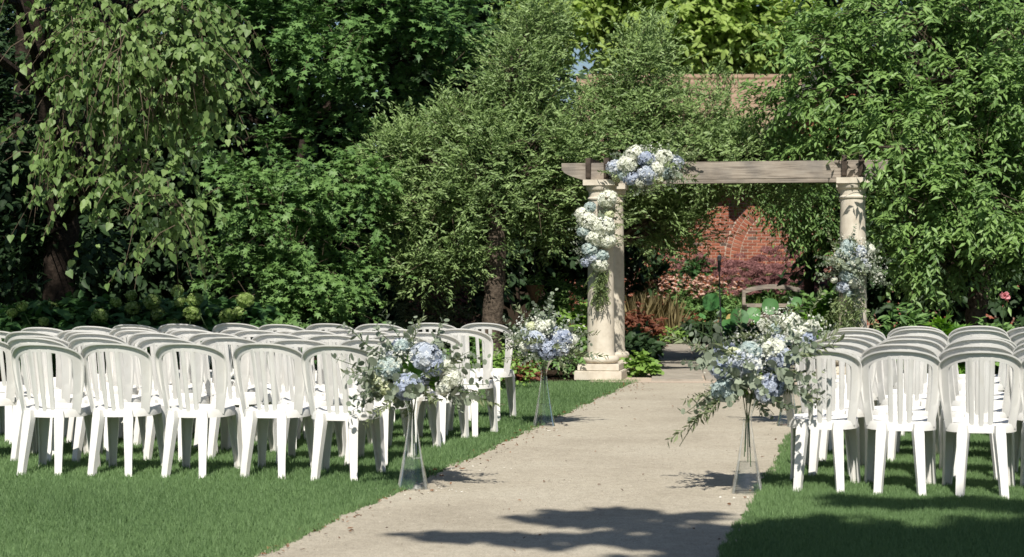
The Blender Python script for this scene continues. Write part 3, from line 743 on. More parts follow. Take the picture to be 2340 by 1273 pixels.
arrangement('flower_arrangement','pale blue hydrangea bouquet topped with airy white sprays near the garlanded column',at(1243,785,d),rear_heads(h,rB),[('euc',24,.17,.1,.95),('olive',14,.18,-.1,1.0),('filler',11,.17,.6,.95),('leafy',5,.15,0,.9)],rB,'bouquets on glass vases')
_,b=vase(1801,974,'clear glass vase on gravel beside the front row of the smaller chair block')
d=b.y; h=px_heads(1800,775,d,[(1838,775,'blue',.8),(1790,735,'white',.8),(1800,760,'white',.7),(1850,745,'white',.7),(1775,780,'paleblue',.8),(1825,755,'white',.5),(1765,750,'aqua',.6)])
arrangement('flower_arrangement','mostly white bouquet beside the front row of the smaller chair block',at(1800,775,d),rear_heads(h,rB),[('euc',26,.18,.1,.95),('olive',10,.18,-.1,1.0),('filler',11,.17,.4,.95)],rB,'bouquets on glass vases')
# beam flowers
bd=(cL+pr_*.55).y-.12
h=px_heads(1478,388,bd,[(1450,352,'white',1.0),(1475,366,'blue',1.0),(1432,378,'white',1.15),(1515,362,'white',1.05),(1408,385,'paleblue',1.1),(1440,408,'blue',.9),(1478,398,'paleblue',1.15),(1498,388,'white',1.0),(1462,418,'white',.7),(1542,372,'paleblue',1.0),(1520,395,'aqua',.95),(1545,400,'white',.7),(1478,410,'blue',.8),(1425,400,'aqua',.8),(1410,405,'cream',.6),(1505,410,'cream',.6)],depth=.14)
for_top=arrangement('beam_flowers','large white and blue hydrangea spray fixed on the timber beam',at(1478,388,bd-.03),[(a,b,c,k,q*1.28) for a,b,c,k,q in h],[('euc',26,.20,.1,1.0),('filler',12,.2,.2,.9),('ruscus',14,.24,-.1,.9),('leafy',6,.15,.2,1)],rB,squash=(1.5,.55,.8))
# column garland
gd=cL.y-.20
h=px_heads(1360,540,gd,[(1385,455,'white',1.0),(1345,475,'aqua',.8),(1330,490,'white',.8),(1340,505,'white',1.0),(1375,520,'white',1.25),(1358,545,'white',1.0),(1385,550,'white',.9),(1345,570,'aqua',1.0),(1372,585,'aqua',.9),(1335,600,'blue',.65),(1368,606,'white',.85),(1350,590,'paleblue',.8),(1330,530,'aqua',.8),(1390,490,'cream',.6)],depth=.03)
gar=arrangement('column_garland','hanging garland of white hydrangeas and trailing ruscus on the column',at(1362,540,gd),[(a,b-.07,c,k,q*(1.42 if k=='white' else 1.15)) for a,b,c,k,q in h],[('euc',20,.40,0,.8),('filler',8,.36,.2,.7),('olive',5,.36,0,.8)],rB,squash=(.36,.30,1.05))
for k in range(30):
    up_=k<9
    z=rB.uniform(-.05,.45) if up_ else rB.uniform(-.62,-.25)
    put_sprig('ruscus',k%4,gar,(rB.uniform(.06,.2) if up_ else rB.uniform(-.02,.18),rB.uniform(-.05,.02),z),(rB.uniform(.1,.8) if up_ else rB.uniform(-.45,.45),rB.uniform(-.4,-.05),rB.uniform(-.5,.5) if up_ else -1),rB.uniform(.5,.8),rB.uniform(0,6))
# right column flowers
rc=cL+pr_*s_w; rd=rc.y-.2
h=px_heads(1948,610,rd,[(1940,562,'aqua',1.0),(1962,575,'paleblue',.9),(1925,580,'aqua',.9),(1985,570,'white',.75),(1915,600,'cream',.85),(1950,605,'aqua',1.15),(1932,630,'aqua',.9),(1950,645,'white',.85),(1972,605,'paleblue',.9),(1925,655,'paleblue',.8),(1940,672,'aqua',.7),(1905,640,'white',.45)],depth=.06)
cb=arrangement('column_bouquet','pale green and white flower cluster with round silvery eucalyptus tied to the column',at(1948,610,rd),[(a,b,c,k,q*1.15) for a,b,c,k,q in h],[('euc',40,.24,0,1.0),('filler',12,.2,.1,.9),('olive',10,.22,0,.95)],rB,squash=(1.0,.4,1.15))
for k in range(28):
    put_sprig('ruscus',k%4,cb,(rB.uniform(-.16,.10),rB.uniform(-.06,.02),-.28-.45*rB.random()),(rB.uniform(-.6,.5),rB.uniform(-.4,0),-1),rB.uniform(.6,.95),rB.uniform(0,6))

# ------------------------------------------------------------------ microphone stand, bench, hanging baskets
mp_=Vector(((1650-1170)/F*22.0,22.0,.03)); ms=empty('microphone_stand',mp_); tag(ms,'slim black microphone stand with microphone under the pergola','microphone stand')
mb=MB(); mb.lathe([(.13,0),(.13,.008),(.11,.018),(.02,.026)],28); mb.build('base',M['black'],ms,40)
mb=MB(); mb.tube([(0,0,.02),(-.02,0,.75)],[.011,.011],10); mb.build('lower_pole',M['black'],ms,40)
mb=MB(); mb.tube([(-.02,0,.74),(-.037,0,1.30)],[.008,.008],10); mb.build('upper_pole',M['black'],ms,40)
mb=MB(); mb.tube([(-.0195,0,.70),(-.021,0,.78)],[.016,.016],10); mb.build('clutch',M['black'],ms,40)
mb=MB(); mb.tube([(-.037,0,1.27),(-.037,-.005,1.31),(-.037,-.01,1.36),(-.036,-.012,1.41)],[.017,.021,.020,.022],12); mb.build('microphone_body',M['black'],ms,40)
mb=MB(); mb.lathe([(.018,1.405),(.026,1.42),(.029,1.44),(.026,1.46),(.016,1.475),(.004,1.48)],16,(-.036,-.012)); mb.build('microphone_grille',M['mic'],ms,60)

bn=empty('garden_bench',((1774-1170)/F*33,33,0),R(4)); tag(bn,'weathered grey wooden bench with arched back rail among the plants','bench')
W2=.58
for s in (-1,1):
    mb=MB(); mb.box((s*W2-.03,.18,0),(s*W2+.03,.25,.93)); mb.build('back_post',M['wood'],bn)
    mb=MB(); mb.box((s*W2-.03,-.25,0),(s*W2+.03,-.18,.62)); mb.build('front_leg',M['wood'],bn)
    mb=MB(); mb.box((s*W2-.04,-.28,.622),(s*W2+.04,.178,.655)); mb.build('armrest',M['wood'],bn)
mb=MB(); rings=[]
for q in np.linspace(-1,1,17):
    x=q*(W2-.032); z=.865+.085*(1-q*q); rings.append([Vector((x,.195,z)),Vector((x,.235,z)),Vector((x,.235,z+.085)),Vector((x,.195,z+.085))])
mb.sweep(rings); mb.build('top_rail',M['wood'],bn)
mb=MB(); mb.box((-W2+.031,.195,.60),(W2-.031,.235,.67)); mb.build('lower_rail',M['wood'],bn)
for k in range(5):
    y=-.24+k*.095; mb=MB(); mb.box((-W2+.032,y,.43),(W2-.032,y+.08,.455)); mb.build('seat_slat',M['wood'],bn)
mb=MB(); mb.box((-W2+.031,-.235,.35),(W2-.031,-.20,.428)); mb.build('seat_rail',M['wood'],bn)

def basket(loc,mat,label,h=.36,rad=.17):
    root=empty('hanging_basket',loc); tag(root,label,'basket')
    mb=MB(); mb.lathe([(.006,-h),(rad*.35,-h*.66),(rad*.72,-h*.3),(rad,0),(rad*.93,.004),(rad*.88,-.02)],24); mb.build('cone',mat,root,50)
    mb=MB()
    for k in range(3):
        a=k*2.09+.5; mb.tube([(rad*.95*math.cos(a),rad*.95*math.sin(a),0),(0,0,.38)],.004,5)
    mb.build('hanger',M['black'],root)
    r=np.random.default_rng(int(loc[0]*100)%97); fo=Fol(); C=np.array([[0,0,.04]]*10)+r.normal(size=(10,3))*np.array((rad*.5,rad*.5,.03)); O=nrm(r.normal(size=(10,3))*.6+np.array((0,0,.7)))
    twig_leaves(fo,C,O,r,4,7,.14,.03,.1,.6,.05,.022,'ovate',minz=-9); fo.build('plant',M['bush'],root)
    return root

# ------------------------------------------------------------------ brick house
WD=39.0; SX=WD/F
wx=lambda px:(px-1170)*SX
wz=lambda py:CAMZ+(HOR-py)*SX
house=empty('brick_house',(wx(1800),WD,0)); tag(house,'red brick house with blind arch and brown roof behind the garden','house')
HX=house.location.x
X0,X1=wx(1290)-HX,wx(2520)-HX; EZ=3.55
mb=MB(); mb.box((X0,0.0065,0),(X1,.32,EZ)); wall=mb.build('wall',M['mortar'],house)
acx,acz=wx(1827)-HX,wz(598); Ro,Ri=1.66,1.335
bl,bh,bdp,mj=.194,.0575,.085,.0102
bme=MB(); g=.003
bme.box((-bl/2,-.0,-bh/2),(bl/2,bdp,bh/2)); bme=bme.mesh('brick')
bm=bmesh.new(); bm.from_mesh(bme); bmesh.ops.bevel(bm,geom=[e for e in bm.edges if all(v.co.y<.01 for v in e.verts)],offset=.0035,segments=1,affect='EDGES'); bm.to_mesh(bme); bm.free(); bme.materials.append(M['brick'])
bv=np.array([v.co[:] for v in bme.vertices]); bf=[tuple(p.vertices) for p in bme.polygons]
allb=[]
nrow=int(EZ/(bh+mj)); ncol=int((X1-X0)/(bl+mj))
rbk=random.Random(9)
for i in range(nrow):
    z=(i+.5)*(bh+mj)+.004; dz_=max(0,z-acz)
    xo=math.sqrt(max(0,(Ro+.010)**2-dz_**2)); xi=math.sqrt(max(0,(Ri-.008)**2-dz_**2))
    for j in range(ncol+1):
        x=X0+(j+.5*(i%2))*(bl+mj); a0,a1=x-bl/2-acx,x+bl/2-acx
        for (lo,hi) in ((-99,-xo),(-xi,xi),(xo,99)):
            q0,q1=max(a0,lo),min(a1,hi)
            if q1-q0>.025: allb.append((acx+(q0+q1)/2,z,.004 if hi==xi else 0,0,(q1-q0)/bl,1))
# arch: inner ring of stretchers set on edge, outer ring of headers
for (ra,rb_,n) in ((Ri+.005,Ri+.205,56),(Ri+.217,Ro-.002,64)):
    for k in range(n):
        a=math.pi*(k+.5)/n; rm=(ra+rb_)/2; allb.append((acx+rm*math.cos(a),acz+rm*math.sin(a),0,-(a),(rb_-ra)/bl,(math.pi*rm/n-.011)/bh))
for s in (-1,1):
    for i in range(int(acz/(bh+mj))):
        z=acz-(i+.5)*(bh+mj)
        for (ra,rb_) in ((Ri+.005,Ri+.205),(Ri+.217,Ro-.002)):
            allb.append((acx+s*(ra+rb_)/2,z,0,0,(rb_-ra)/bl,1))
cx0,cz0=wx(1690)-HX,wz(560)
allb.sort(key=lambda b:math.hypot((b[0]-cx0)*.8,b[1]-cz0)+(1 if b[1]<.9 else 0)+(5 if False else 0))
allb=[b for b in allb if True]
for (x,z,rec,a,sx,sz) in allb[:290]:
    o=link('brick',bme,None,wall,(x,rec*.5+rbk.uniform(-.003,.001),z)); o.rotation_euler=(0,a,0); o.scale=(sx,1,sz)
V=[];Fb=[];tt=[]
for (x,z,rec,a,sx,sz) in allb[290:]:
    c,s=math.cos(a),math.sin(a); b0=len(V)
    t_=rbk.random()
    for (u,v_,q) in bv:
        u*=sx;q*=sz; V.append((x+u*c+q*s, v_+rec*.5, z-u*s+q*c)); tt.append(t_)
    Fb+=[tuple(b0+i for i in f) for f in bf]
me=bpy.data.meshes.new('brickwork'); me.from_pydata(V,[],Fb); a_=me.attributes.new('tint','FLOAT','POINT'); a_.data.foreach_set('value',tt)
o=link('brickwork',me,M['brick'],wall); tag(o,kind='stuff')
# roof
roof=MB(); ry0,rz0=-.45,EZ-.12; rdep=4.6; rtop=CAMZ+(HOR-176)/F*(WD+4.2); rx0=(1322-1170)/F*(WD+4.2)-HX; rx1=X1+.3
roof.add([(rx0,ry0,rz0),(rx1,ry0,rz0),(rx1,4.2,rtop-.05),(rx0,4.2,rtop-.05),(rx0,8.6,rz0),(rx1,8.6,rz0)],[(0,1,2,3),(3,2,5,4),(0,3,4),(1,5,2)])
roof=roof.build('roof',M['trim'],house)
nc=17
for k in range(nc):
    q0,q1=k/nc,(k+1)/nc; 
    y0=ry0+(4.2-ry0)*q0; y1=ry0+(4.2-ry0)*q1+.04; z0=rz0+(rtop-.05-rz0)*q0+.045; z1=rz0+(rtop-.05-rz0)*q1+.02
    x=rx0-.06; j=0
    while x<rx1 and j<26:
        w_=rbk.uniform(.55,.95) if x<wx(1850)-HX else 6; xe=min(x+w_,rx1)
        mb=MB(); dz=rbk.uniform(-.006,.006)
        mb.add([(x+.004,y0,z0+dz),(xe-.004,y0,z0+dz),(xe-.004,y1,z1+dz),(x+.004,y1,z1+dz),(x+.004,y0,z0-.04),(xe-.004,y0,z0-.04)],[(0,1,2,3),(4,5,1,0)])
        mb.build('roof_tile',M['roof'],roof); x=xe; j+=1
mb=MB(); mb.tube([(rx0-.05,4.2,rtop-.02),(rx1,4.2,rtop-.02)],.09,8); mb.build('ridge_cap',M['roof'],roof)
mb=MB(); mb.box((rx0,ry0-.03,rz0-.16),(rx1,ry0,rz0+.03)); mb.build('fascia',M['trim'],roof)
# cross gable wing to the right
gx0,gx1=wx(1660)-HX,wx(2230)-HX; gz0=EZ-.05; gz1=rtop+.25; gm_=(gx0+gx1)/2
mb=MB(); mb.add([(gx0,-.9,gz0),(gm_,-.9,gz1),(gx1,-.9,gz0),(gx0,4,gz0),(gm_,4,gz1),(gx1,4,gz0),
                 (gx0+.12,-.9,gz0-.1),(gm_,-.9,gz1-.14),(gx1-.12,-.9,gz0-.1)],[(0,3,4,1),(1,4,5,2),(0,1,7,6),(1,2,8,7)])
mb.build('gable_roof',noisy('gable_tile',(0.07,0.065,0.055),(0.13,0.12,0.10),8,rough=.85),house)
mb=MB(); mb.add([(gx0+.1,-.35,gz0-.1),(gx1-.1,-.35,gz0-.1),(gm_,-.35,gz1-.16)],[(0,1,2)]); mb.build('gable_wall',M['brick'],house)
basket(Vector((wx(1812),WD-.32,wz(527))),M['tan_cone'],'tan cone-shaped hanging basket on the brick house wall',.26,.13)
bk=at(1222,652,23.5)
basket(bk,M['terra'],'brown cone-shaped hanging basket on a shepherd hook near the tree trunk',.32,.13)
hk=empty('shepherd_hook',(bk.x-.21,bk.y,0)); tag(hk,'thin black shepherd hook pole holding a cone basket','hook')
mb=MB(); mb.tube([(0,0,0),(0,0,bk.z+.42)],.008,6); mb.build('pole',M['black'],hk)
mb=MB(); mb.tube([(.21*(1-math.cos(a))/2*1.0,0,bk.z+.42+.13*math.sin(a)) for a in np.linspace(0,math.pi,10)]+[(.21,0,bk.z+.37)],.006,6); mb.build('hook_arm',M['black'],hk)

# ------------------------------------------------------------------ trees
def tk(px,d,*hs):            # trunk: (dx, z, radius)
    x=(px-1170)/F*d
    return [((x+a,d+b,z),q) for a,b,z,q in hs]
pear_kw=dict(T_=12,K=13,twl=.36,spread=.15,up=.55,droop=.12,L=.072,W=.024,shape='diamond',flat=.35,ldroop=-.1,face=.6,along=.85,tint=(.2,1.0),void=.30,lam=(.4,.9))
tree('pear_tree','narrow-leaved tree with leaning bare trunk beside the garlanded column',
     tk(1128,22.5,(-.06,0,0,.155),(-.03,0,.5,.135),(.0,0,1.0,.13),(.04,.05,1.45,.14),(.02,.1,2.2,.09),(.1,.1,3.2,.06)),
     [(1010,470,22.9,150,120,.9,124),(1140,400,23.0,200,170,1.1,195),(1190,190,23.2,92,150,.8,94),(1240,60,23.4,50,70,.5,34),(930,370,22.9,75,75,.6,52),(1060,310,23.0,110,90,.8,78),(1285,350,23.1,85,120,.8,72),(950,600,22.8,115,50,.6,52),(1060,570,22.8,90,70,.6,52),(1260,480,23.3,85,90,.7,59)],
     M['pear'],M['bark'],np.random.default_rng(31),r0=.05,nb=.5,rb=.011,twig=.12,**pear_kw)
tree('pear_tree','narrow-leaved tree behind the pergola beam in front of the brown roof',
     tk(1402,24,(0,0,0,.12),(.03,0,.8,.10),(.0,.05,1.6,.09),(.1,.1,2.6,.07),(.2,.1,3.6,.045)),
     [(1435,320,23.8,110,105,.8,81),(1470,150,24,85,110,.7,41),(1560,300,23.8,125,80,.8,58),(1590,385,23.6,150,60,.8,76),(1480,430,23.6,90,80,.7,81),(1700,370,23.8,120,70,.8,78),(1500,500,23.8,70,60,.5,41),(1650,225,24.2,70,50,.5,8),(1650,320,24.2,60,50,.5,16),(1360,250,24,60,70,.5,14),(1400,225,24,55,45,.5,16),(1490,235,24,75,45,.5,20),(1565,525,24,50,60,.5,20),(1800,400,23.8,90,60,.7,46),(1560,470,23.8,60,45,.5,24)],
     M['pear'],M['bark'],np.random.default_rng(32),r0=.05,nb=.5,rb=.011,twig=.12,**pear_kw)
tree('pear_tree','broad leafy tree crowding behind the bouquet column beside the smaller chair block',
     tk(2235,22,(0,0,0,.15),(-.03,0,.6,.13),(.02,0,1.2,.12),(-.02,.1,2.2,.09),(.0,.1,3.6,.05)),
     [(2090,480,21.6,115,130,.9,58),(2230,440,21.6,130,150,1.0,68),(2100,300,21.9,170,110,1.0,74),(1960,230,22.3,150,120,.9,62),(2250,230,22,140,150,1.0,71),(1870,120,22.6,110,110,.9,43),(2040,60,22.6,160,120,1.0,62),(2260,40,22.4,160,130,1.0,58),(2330,540,21.8,80,110,.9,31),(2130,590,21.4,110,60,.6,31),(1880,320,22.6,90,60,.7,27),(1800,240,22.9,70,60,.6,14),(2360,330,22,90,160,1,34),(2010,335,20.5,55,22,.3,4)],
     M['pear2'],M['bark'],np.random.default_rng(33),r0=.055,nb=.5,rb=.011,twig=.10,**{**pear_kw,'L':.115,'W':.042,'flat':.55,'up':.1,'droop':.4,'K':9,'T_':12,'twl':.34,'spread':np.array((.19,.19,.11)),'ldroop':.2,'along':.6,'void':.46,'lam':(.5,1.2)})
tree('small_tree','dark leaved tree hanging over the brick wall below the beam',
     tk(1850,29,(0,0,0,.10),(.0,0,1.2,.08),(-.05,0,2.2,.05)),
     [(1840,470,28.5,80,70,.7,44),(1780,425,28.7,60,40,.6,20),(1890,540,28.5,40,60,.5,20)],
     M['pear2'],M['shaded_darkbark'],np.random.default_rng(34),r0=.04,nb=.5,rb=.010,T_=8,K=10,twl=.36,spread=.12,up=.0,droop=.6,L=.10,W=.034,shape='diamond',flat=.5,ldroop=.3)
mk=dict(void=.42,lam=(.6,1.6),T_=14,K=9,twl=.42,spread=np.array((.34,.34,.06)),up=.0,droop=.22,L=.105,W=.115,shape='maple',flat=1.2,ldroop=.25,face=.35,along=.5)
tree('maple_tree','tall dark maple with layered boughs behind the larger chair block',
     tk(670,26,(0,0,0,.24),(.05,0,1.5,.2),(-.05,0,3.2,.17),(.0,.1,5,.12),(.05,.1,7,.08)),
     [(600,80,24.6,170,45,1.3,26),(760,90,24.6,150,55,1.3,28),(680,145,24.3,190,30,1.3,26),(900,40,25.2,160,80,1.2,30),(1000,110,25.6,100,80,1.0,20),(560,-60,25,220,80,1.5,30),(850,-90,25.5,260,90,1.6,40),(560,320,24.8,110,70,.9,6),(700,330,24.4,130,50,1.0,9),(830,260,25.6,130,80,1.0,8),(960,260,26.2,90,90,.9,7),(460,250,25.6,110,70,1.0,6),(700,-240,26,420,160,2.4,55)],
     M['maple'],M['shaded_darkbark'],np.random.default_rng(41),r0=.07,nb=.5,rb=.016,twig=.08,**mk)
bk_=dict(void=.38,lam=(.45,1.1),T_=13,K=9,twl=.30,spread=np.array((.24,.24,.05)),up=.05,droop=.3,L=.078,W=.084,shape='maple',flat=1.0,ldroop=.3,face=.4,along=.5)
tree('maple_tree','low bushy maple with bright green leaves down to the larger chair block',
     tk(690,22.5,(0,0,0,.11),(.05,0,.8,.09),(-.05,0,1.8,.07),(.0,.1,3,.04)),
     [(640,470,21.6,140,50,.8,29),(560,420,21.9,100,45,.7,10),(720,400,22,110,60,.8,14),(700,560,21.5,120,50,.7,25),(640,640,21.3,110,55,.6,25),(750,640,21.4,80,70,.6,21),(700,710,21.2,120,40,.5,20),(800,500,22,80,60,.7,11),(570,560,21.8,80,60,.7,9),(830,420,22.3,80,60,.7,8)],
     M['bush'],M['shaded_darkbark'],np.random.default_rng(42),r0=.04,nb=.5,rb=.010,twig=.08,**bk_)
lk=dict(void=.42,lam=(.35,.8),T_=7,K=12,twl=.36,spread=.11,up=-.2,droop=.7,L=.060,W=.053,shape='heart',flat=.35,ldroop=.95,face=.75,along=.35)
tree('linden_tree','linden tree with large pale heart-shaped leaves drooping over the hydrangeas',
     tk(132,19.5,(-.08,0,0,.22),(0,0,.9,.19),(.05,0,1.8,.17),(.0,-.4,3.2,.14),(-.1,-.8,4.6,.10)),
     [(190,60,14.6,85,80,.6,20),(310,110,14.4,115,95,.7,28),(430,50,14.6,85,70,.5,19),(455,165,14.5,72,80,.5,17),(370,215,14.5,80,50,.5,9),(160,170,14.6,65,60,.6,7),(260,200,14.4,80,40,.6,5),(85,280,14.8,45,25,.4,2),(165,290,14.6,45,40,.35,3),(210,365,14.5,25,45,.3,2),(290,410,14.2,60,16,.35,7),(370,435,14.1,45,22,.3,6),(405,475,14.1,20,30,.25,3),(240,440,14.2,18,30,.2,2),(165,370,14.6,18,40,.2,2),(5,0,15,30,40,.4,2),(200,-280,15.5,420,140,2.0,80),(-430,20,16.5,160,260,1.8,45),(-390,-1433,13,500,330,1.3,90)],  # last lobe, unseen above the frame, added to shade trunk and hydrangeas
     M['linden'],M['shaded_darkbark'],np.random.default_rng(43),r0=.06,nb=.75,rb=.009,shell=.55,twig=.55,**lk)
tree('ash_tree','dark trunk at the end of the hydrangea row',
     tk(55,20.5,(0,0,0,.17),(.0,0,1.2,.14),(-.05,0,2.6,.12),(.0,.1,5,.09)),
     [(40,300,21.5,180,130,1.2,50),(-100,100,21.5,220,200,1.6,70),(60,520,21.5,150,60,.8,34),(30,330,19.7,110,170,.5,46),(40,560,19.7,120,60,.4,26),(140,520,18.9,60,70,.35,16)],
     M['dark'],M['shaded_darkbark'],np.random.default_rng(44),r0=.06,nb=.5,**{**mk,'L':.12,'W':.08,'shape':'ovate','spread':.25,'T_':8})
dk=dict(T_=7,K=8,twl=.7,spread=.35,up=.1,droop=.25,L=.20,W=.12,shape='ovate',flat=.7,ldroop=.2)
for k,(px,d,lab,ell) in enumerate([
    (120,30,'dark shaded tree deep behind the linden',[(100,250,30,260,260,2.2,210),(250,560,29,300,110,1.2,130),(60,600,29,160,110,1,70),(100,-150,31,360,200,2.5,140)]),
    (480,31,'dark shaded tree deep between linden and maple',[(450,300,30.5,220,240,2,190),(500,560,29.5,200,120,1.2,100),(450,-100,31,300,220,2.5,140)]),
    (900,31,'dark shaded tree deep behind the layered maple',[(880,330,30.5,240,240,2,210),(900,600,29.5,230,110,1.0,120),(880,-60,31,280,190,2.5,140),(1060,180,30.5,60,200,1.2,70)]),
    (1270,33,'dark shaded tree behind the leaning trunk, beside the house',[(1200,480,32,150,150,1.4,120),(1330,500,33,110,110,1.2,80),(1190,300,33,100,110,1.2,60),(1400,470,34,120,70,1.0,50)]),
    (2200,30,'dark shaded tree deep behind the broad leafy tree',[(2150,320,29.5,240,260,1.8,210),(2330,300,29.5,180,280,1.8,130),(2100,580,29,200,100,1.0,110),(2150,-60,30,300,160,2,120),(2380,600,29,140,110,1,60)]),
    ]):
    tree('shade_tree',lab,tk(px,d,(0,0,0,.22),(.05,0,2,.18),(0,0,4.5,.12)),ell,M['dark'],M['shaded_darkbark'],np.random.default_rng(50+k),group='dark trees deep in the garden',r0=.08,nb=.3,rb=.02,**dk)
# tall sunlit trees beyond the house
fk=dict(T_=7,K=8,twl=1.0,spread=.5,up=.2,droop=.3,L=.34,W=.20,shape='ovate',flat=.6,ldroop=.2,face=.5)
for k,(px,d,lab,ell) in enumerate([
    (1130,62,'tall sunlit yellow-green tree beyond the house, left of the blue sky gap',[(1170,60,60,95,60,2.5,44),(1250,30,60,70,55,2.2,34),(1120,-60,60,160,70,3,60),(1250,105,61,34,34,1.5,10),(1100,150,61,40,60,1.5,14)]),
    (1390,66,'tall airy tree with dark bare trunk above the roof',[(1410,40,64,70,60,2.5,34),(1330,-20,64,90,50,2.5,26),(1440,-60,64,120,60,2.5,36)]),
    (1600,64,'tall bright yellow-green tree directly above the brown roof',[(1560,70,62,120,90,3,100),(1680,60,62,110,90,3,80),(1520,150,62,90,60,2.2,50),(1620,150,62,90,45,2,40),(1590,-60,62,180,80,3,80),(1820,90,62,120,110,3,70)]),
    ]):
    tree('sunlit_tree',lab,tk(px,d,(0,0,0,.45),(.2,0,4,.38),(-.2,0,8,.28),(.2,0,12,.16)),ell,M['far'],M['shaded_darkbark'],np.random.default_rng(70+k),r0=.16,nb=.5,rb=.04,**fk)

# ------------------------------------------------------------------ hedge row of lime hydrangeas
r=np.random.default_rng(80)
hyd=[(-20,19.2),(70,18.4),(150,18.9),(235,18.2),(330,18.6),(410,18.2),(480,18.7),(555,18.3)]
heads=[(115,703,17),(28,715,13),(228,722,20),(190,738,18),(160,725,12),(303,705,19),(348,690,22),(362,720,21),(412,690,14),(440,717,22),(405,665,16),(445,685,20),(560,686,21),(520,722,20),(548,715,18),(400,738,12),(265,690,14),(300,675,14),(100,735,13),(480,735,14),(50,700,14),(335,740,14)]
for k,(px,d) in enumerate(hyd):
    c=at(px,0,d); root=empty('hydrangea_bush',(c.x,d,0)); tag(root,'lime hydrangea bush, %s from the low bushy maple, behind the larger chair block'%ORD[8-k],'shrub','lime hydrangea bushes')
    n=60; u=rand_dir(n,r); u[:,2]=np.abs(u[:,2]); C=u*np.array((.44,.38,.50))*r.uniform(.55,1,(n,1))+np.array((0,0,.45)); fo=Fol()
    twig_leaves(fo,C,u,r,4,4,.14,.05,.2,.3,.13,.095,'heart',flat=.9,ldroop=.35,tint=(.05,.95)); fo.build('foliage',M['hydleaf'],root)
    mb=MB()
    for q in range(9):
        e=C[q]; mb.tube([(.05*math.cos(q),.05*math.sin(q),0),(e[0]*.5,e[1]*.5,e[2]*.6),tuple(e)],[.007,.006,.004],5,False)
    mb.build('stems',M['stem'],root)
    root['_k']=k
bushes=[o for o in COL.objects if o.name.startswith('hydrangea_bush')]
LH=[]
for q in range(3):
    fo=floret_ball(.10,170,np.random.default_rng(90+q),.8,.028); me=fo.mesh('flower_head'); me.materials.append(M['lime']); LH.append(me)
for j,(px,py,rad) in enumerate(heads):
    b=min(bushes,key=lambda o:abs((o.location.x/o.location.y*F+1170)-px)); d=b.location.y-.28
    p=at(px,py,d)-b.location; s_=rad/F*d/.105
    o=link('flower_head',LH[j%3],None,b,p); o.scale=(s_,)*3; o.rotation_euler=(random.uniform(-.5,.5),random.uniform(-.5,.5),random.uniform(0,6))
    mb=MB(); mb.tube([(0,0,0),(0.02,.05,-.2),(.03,.16,-.5)],[.004,.005,.006],5); st=mb.build('stem',M['stem'],o)
for b in bushes: del b['_k']

# ------------------------------------------------------------------ garden plants
def plant(name,label,px,d,w_,h,lm,r,cat='plant',group=None,n=40,shape='ovate',L=.08,W=.04,T_=4,K=6,twl=.16,up=.4,droop=.3,flat=.7,ldroop=.2,tint=(.05,.95),dep=None,z0=.0):
    x=(px-1170)/F*d; root=empty(name,(x,d,0)); tag(root,label,cat,group)
    u=rand_dir(n,r); u[:,2]=np.abs(u[:,2]); C=u*np.array((w_,dep or w_*.8,h*.55))*r.uniform(.45,1,(n,1))+np.array((0,0,z0+h*.35)); fo=Fol()
    twig_leaves(fo,C,u,r,T_,K,twl,.04,up,droop,L,W,shape,flat=flat,ldroop=ldroop,tint=tint,minz=.02); fo.build('foliage',lm,root)
    mb=MB()
    for q in range(7):
        e=C[q]; mb.tube([(.06*math.cos(q*2),.06*math.sin(q*2),0),tuple(e*np.array((.6,.6,.7))),tuple(e)],[.007,.006,.003],4,False)
    mb.build('stems',M['stem'],root)
    return root
r=np.random.default_rng(101)
# red coleus
for k,(px,d,w_,h) in enumerate([(1462,29,.33,.62),(1515,32.2,.36,.72),(1485,31.6,.3,.55)]):
    plant('coleus',['rust red coleus clump nearest the garlanded columns','rust red coleus clump beside the green shrub by the walk','low rust red coleus clump at the walk edge between two taller ones'][k],'' or px,d,w_,h,M['coleus'],r,group='rust red coleus clumps',n=46,L=.10,W=.06)
plant('coleus','small rust red coleus at the foot of the lotus leaves',1563,31.2,.18,.5,M['coleus'],r,n=18,L=.08,W=.05)
plant('coleus','low rust red plant at the lawn edge near the garlanded column',1197,20.6,.16,.16,M['coleus'],r,n=22,L=.06,W=.04)
plant('coleus','rust red plant seen under the bench rail',1775,33.8,.30,.5,M['coleus'],r,n=30,L=.09,W=.055)
# tan ornamental grass
def tuft(px,d,h,label,n=170,mat='tangrass',sp=.30):
    x=(px-1170)/F*d; root=empty('ornamental_grass',(x,d,0)); tag(root,label,'grass plant','tan ornamental grass tufts')
    fo=Fol(); P=r.normal(size=(n,3))*np.array((.09,.09,0)); A=nrm(np.stack([r.normal(0,sp,n),r.normal(0,sp,n),np.ones(n)],1)); fo.leaves(P,A,rand_dir(n,r),h*r.uniform(.55,1.1,n),.014,'diamond',r.random(n)); fo.build('blades',M[mat],root)
for px,d,h in ((1455,31,.88),(1490,31.3,.92),(1525,31.2,.86)): tuft(px,d,h,'tan ornamental grass tuft behind the rust red coleus')
for px,d,h in ((1735,34.6,.75),(1790,34.8,.8)): tuft(px,d,h,'pale green grass tuft growing behind the bench back',110,'heuchera')
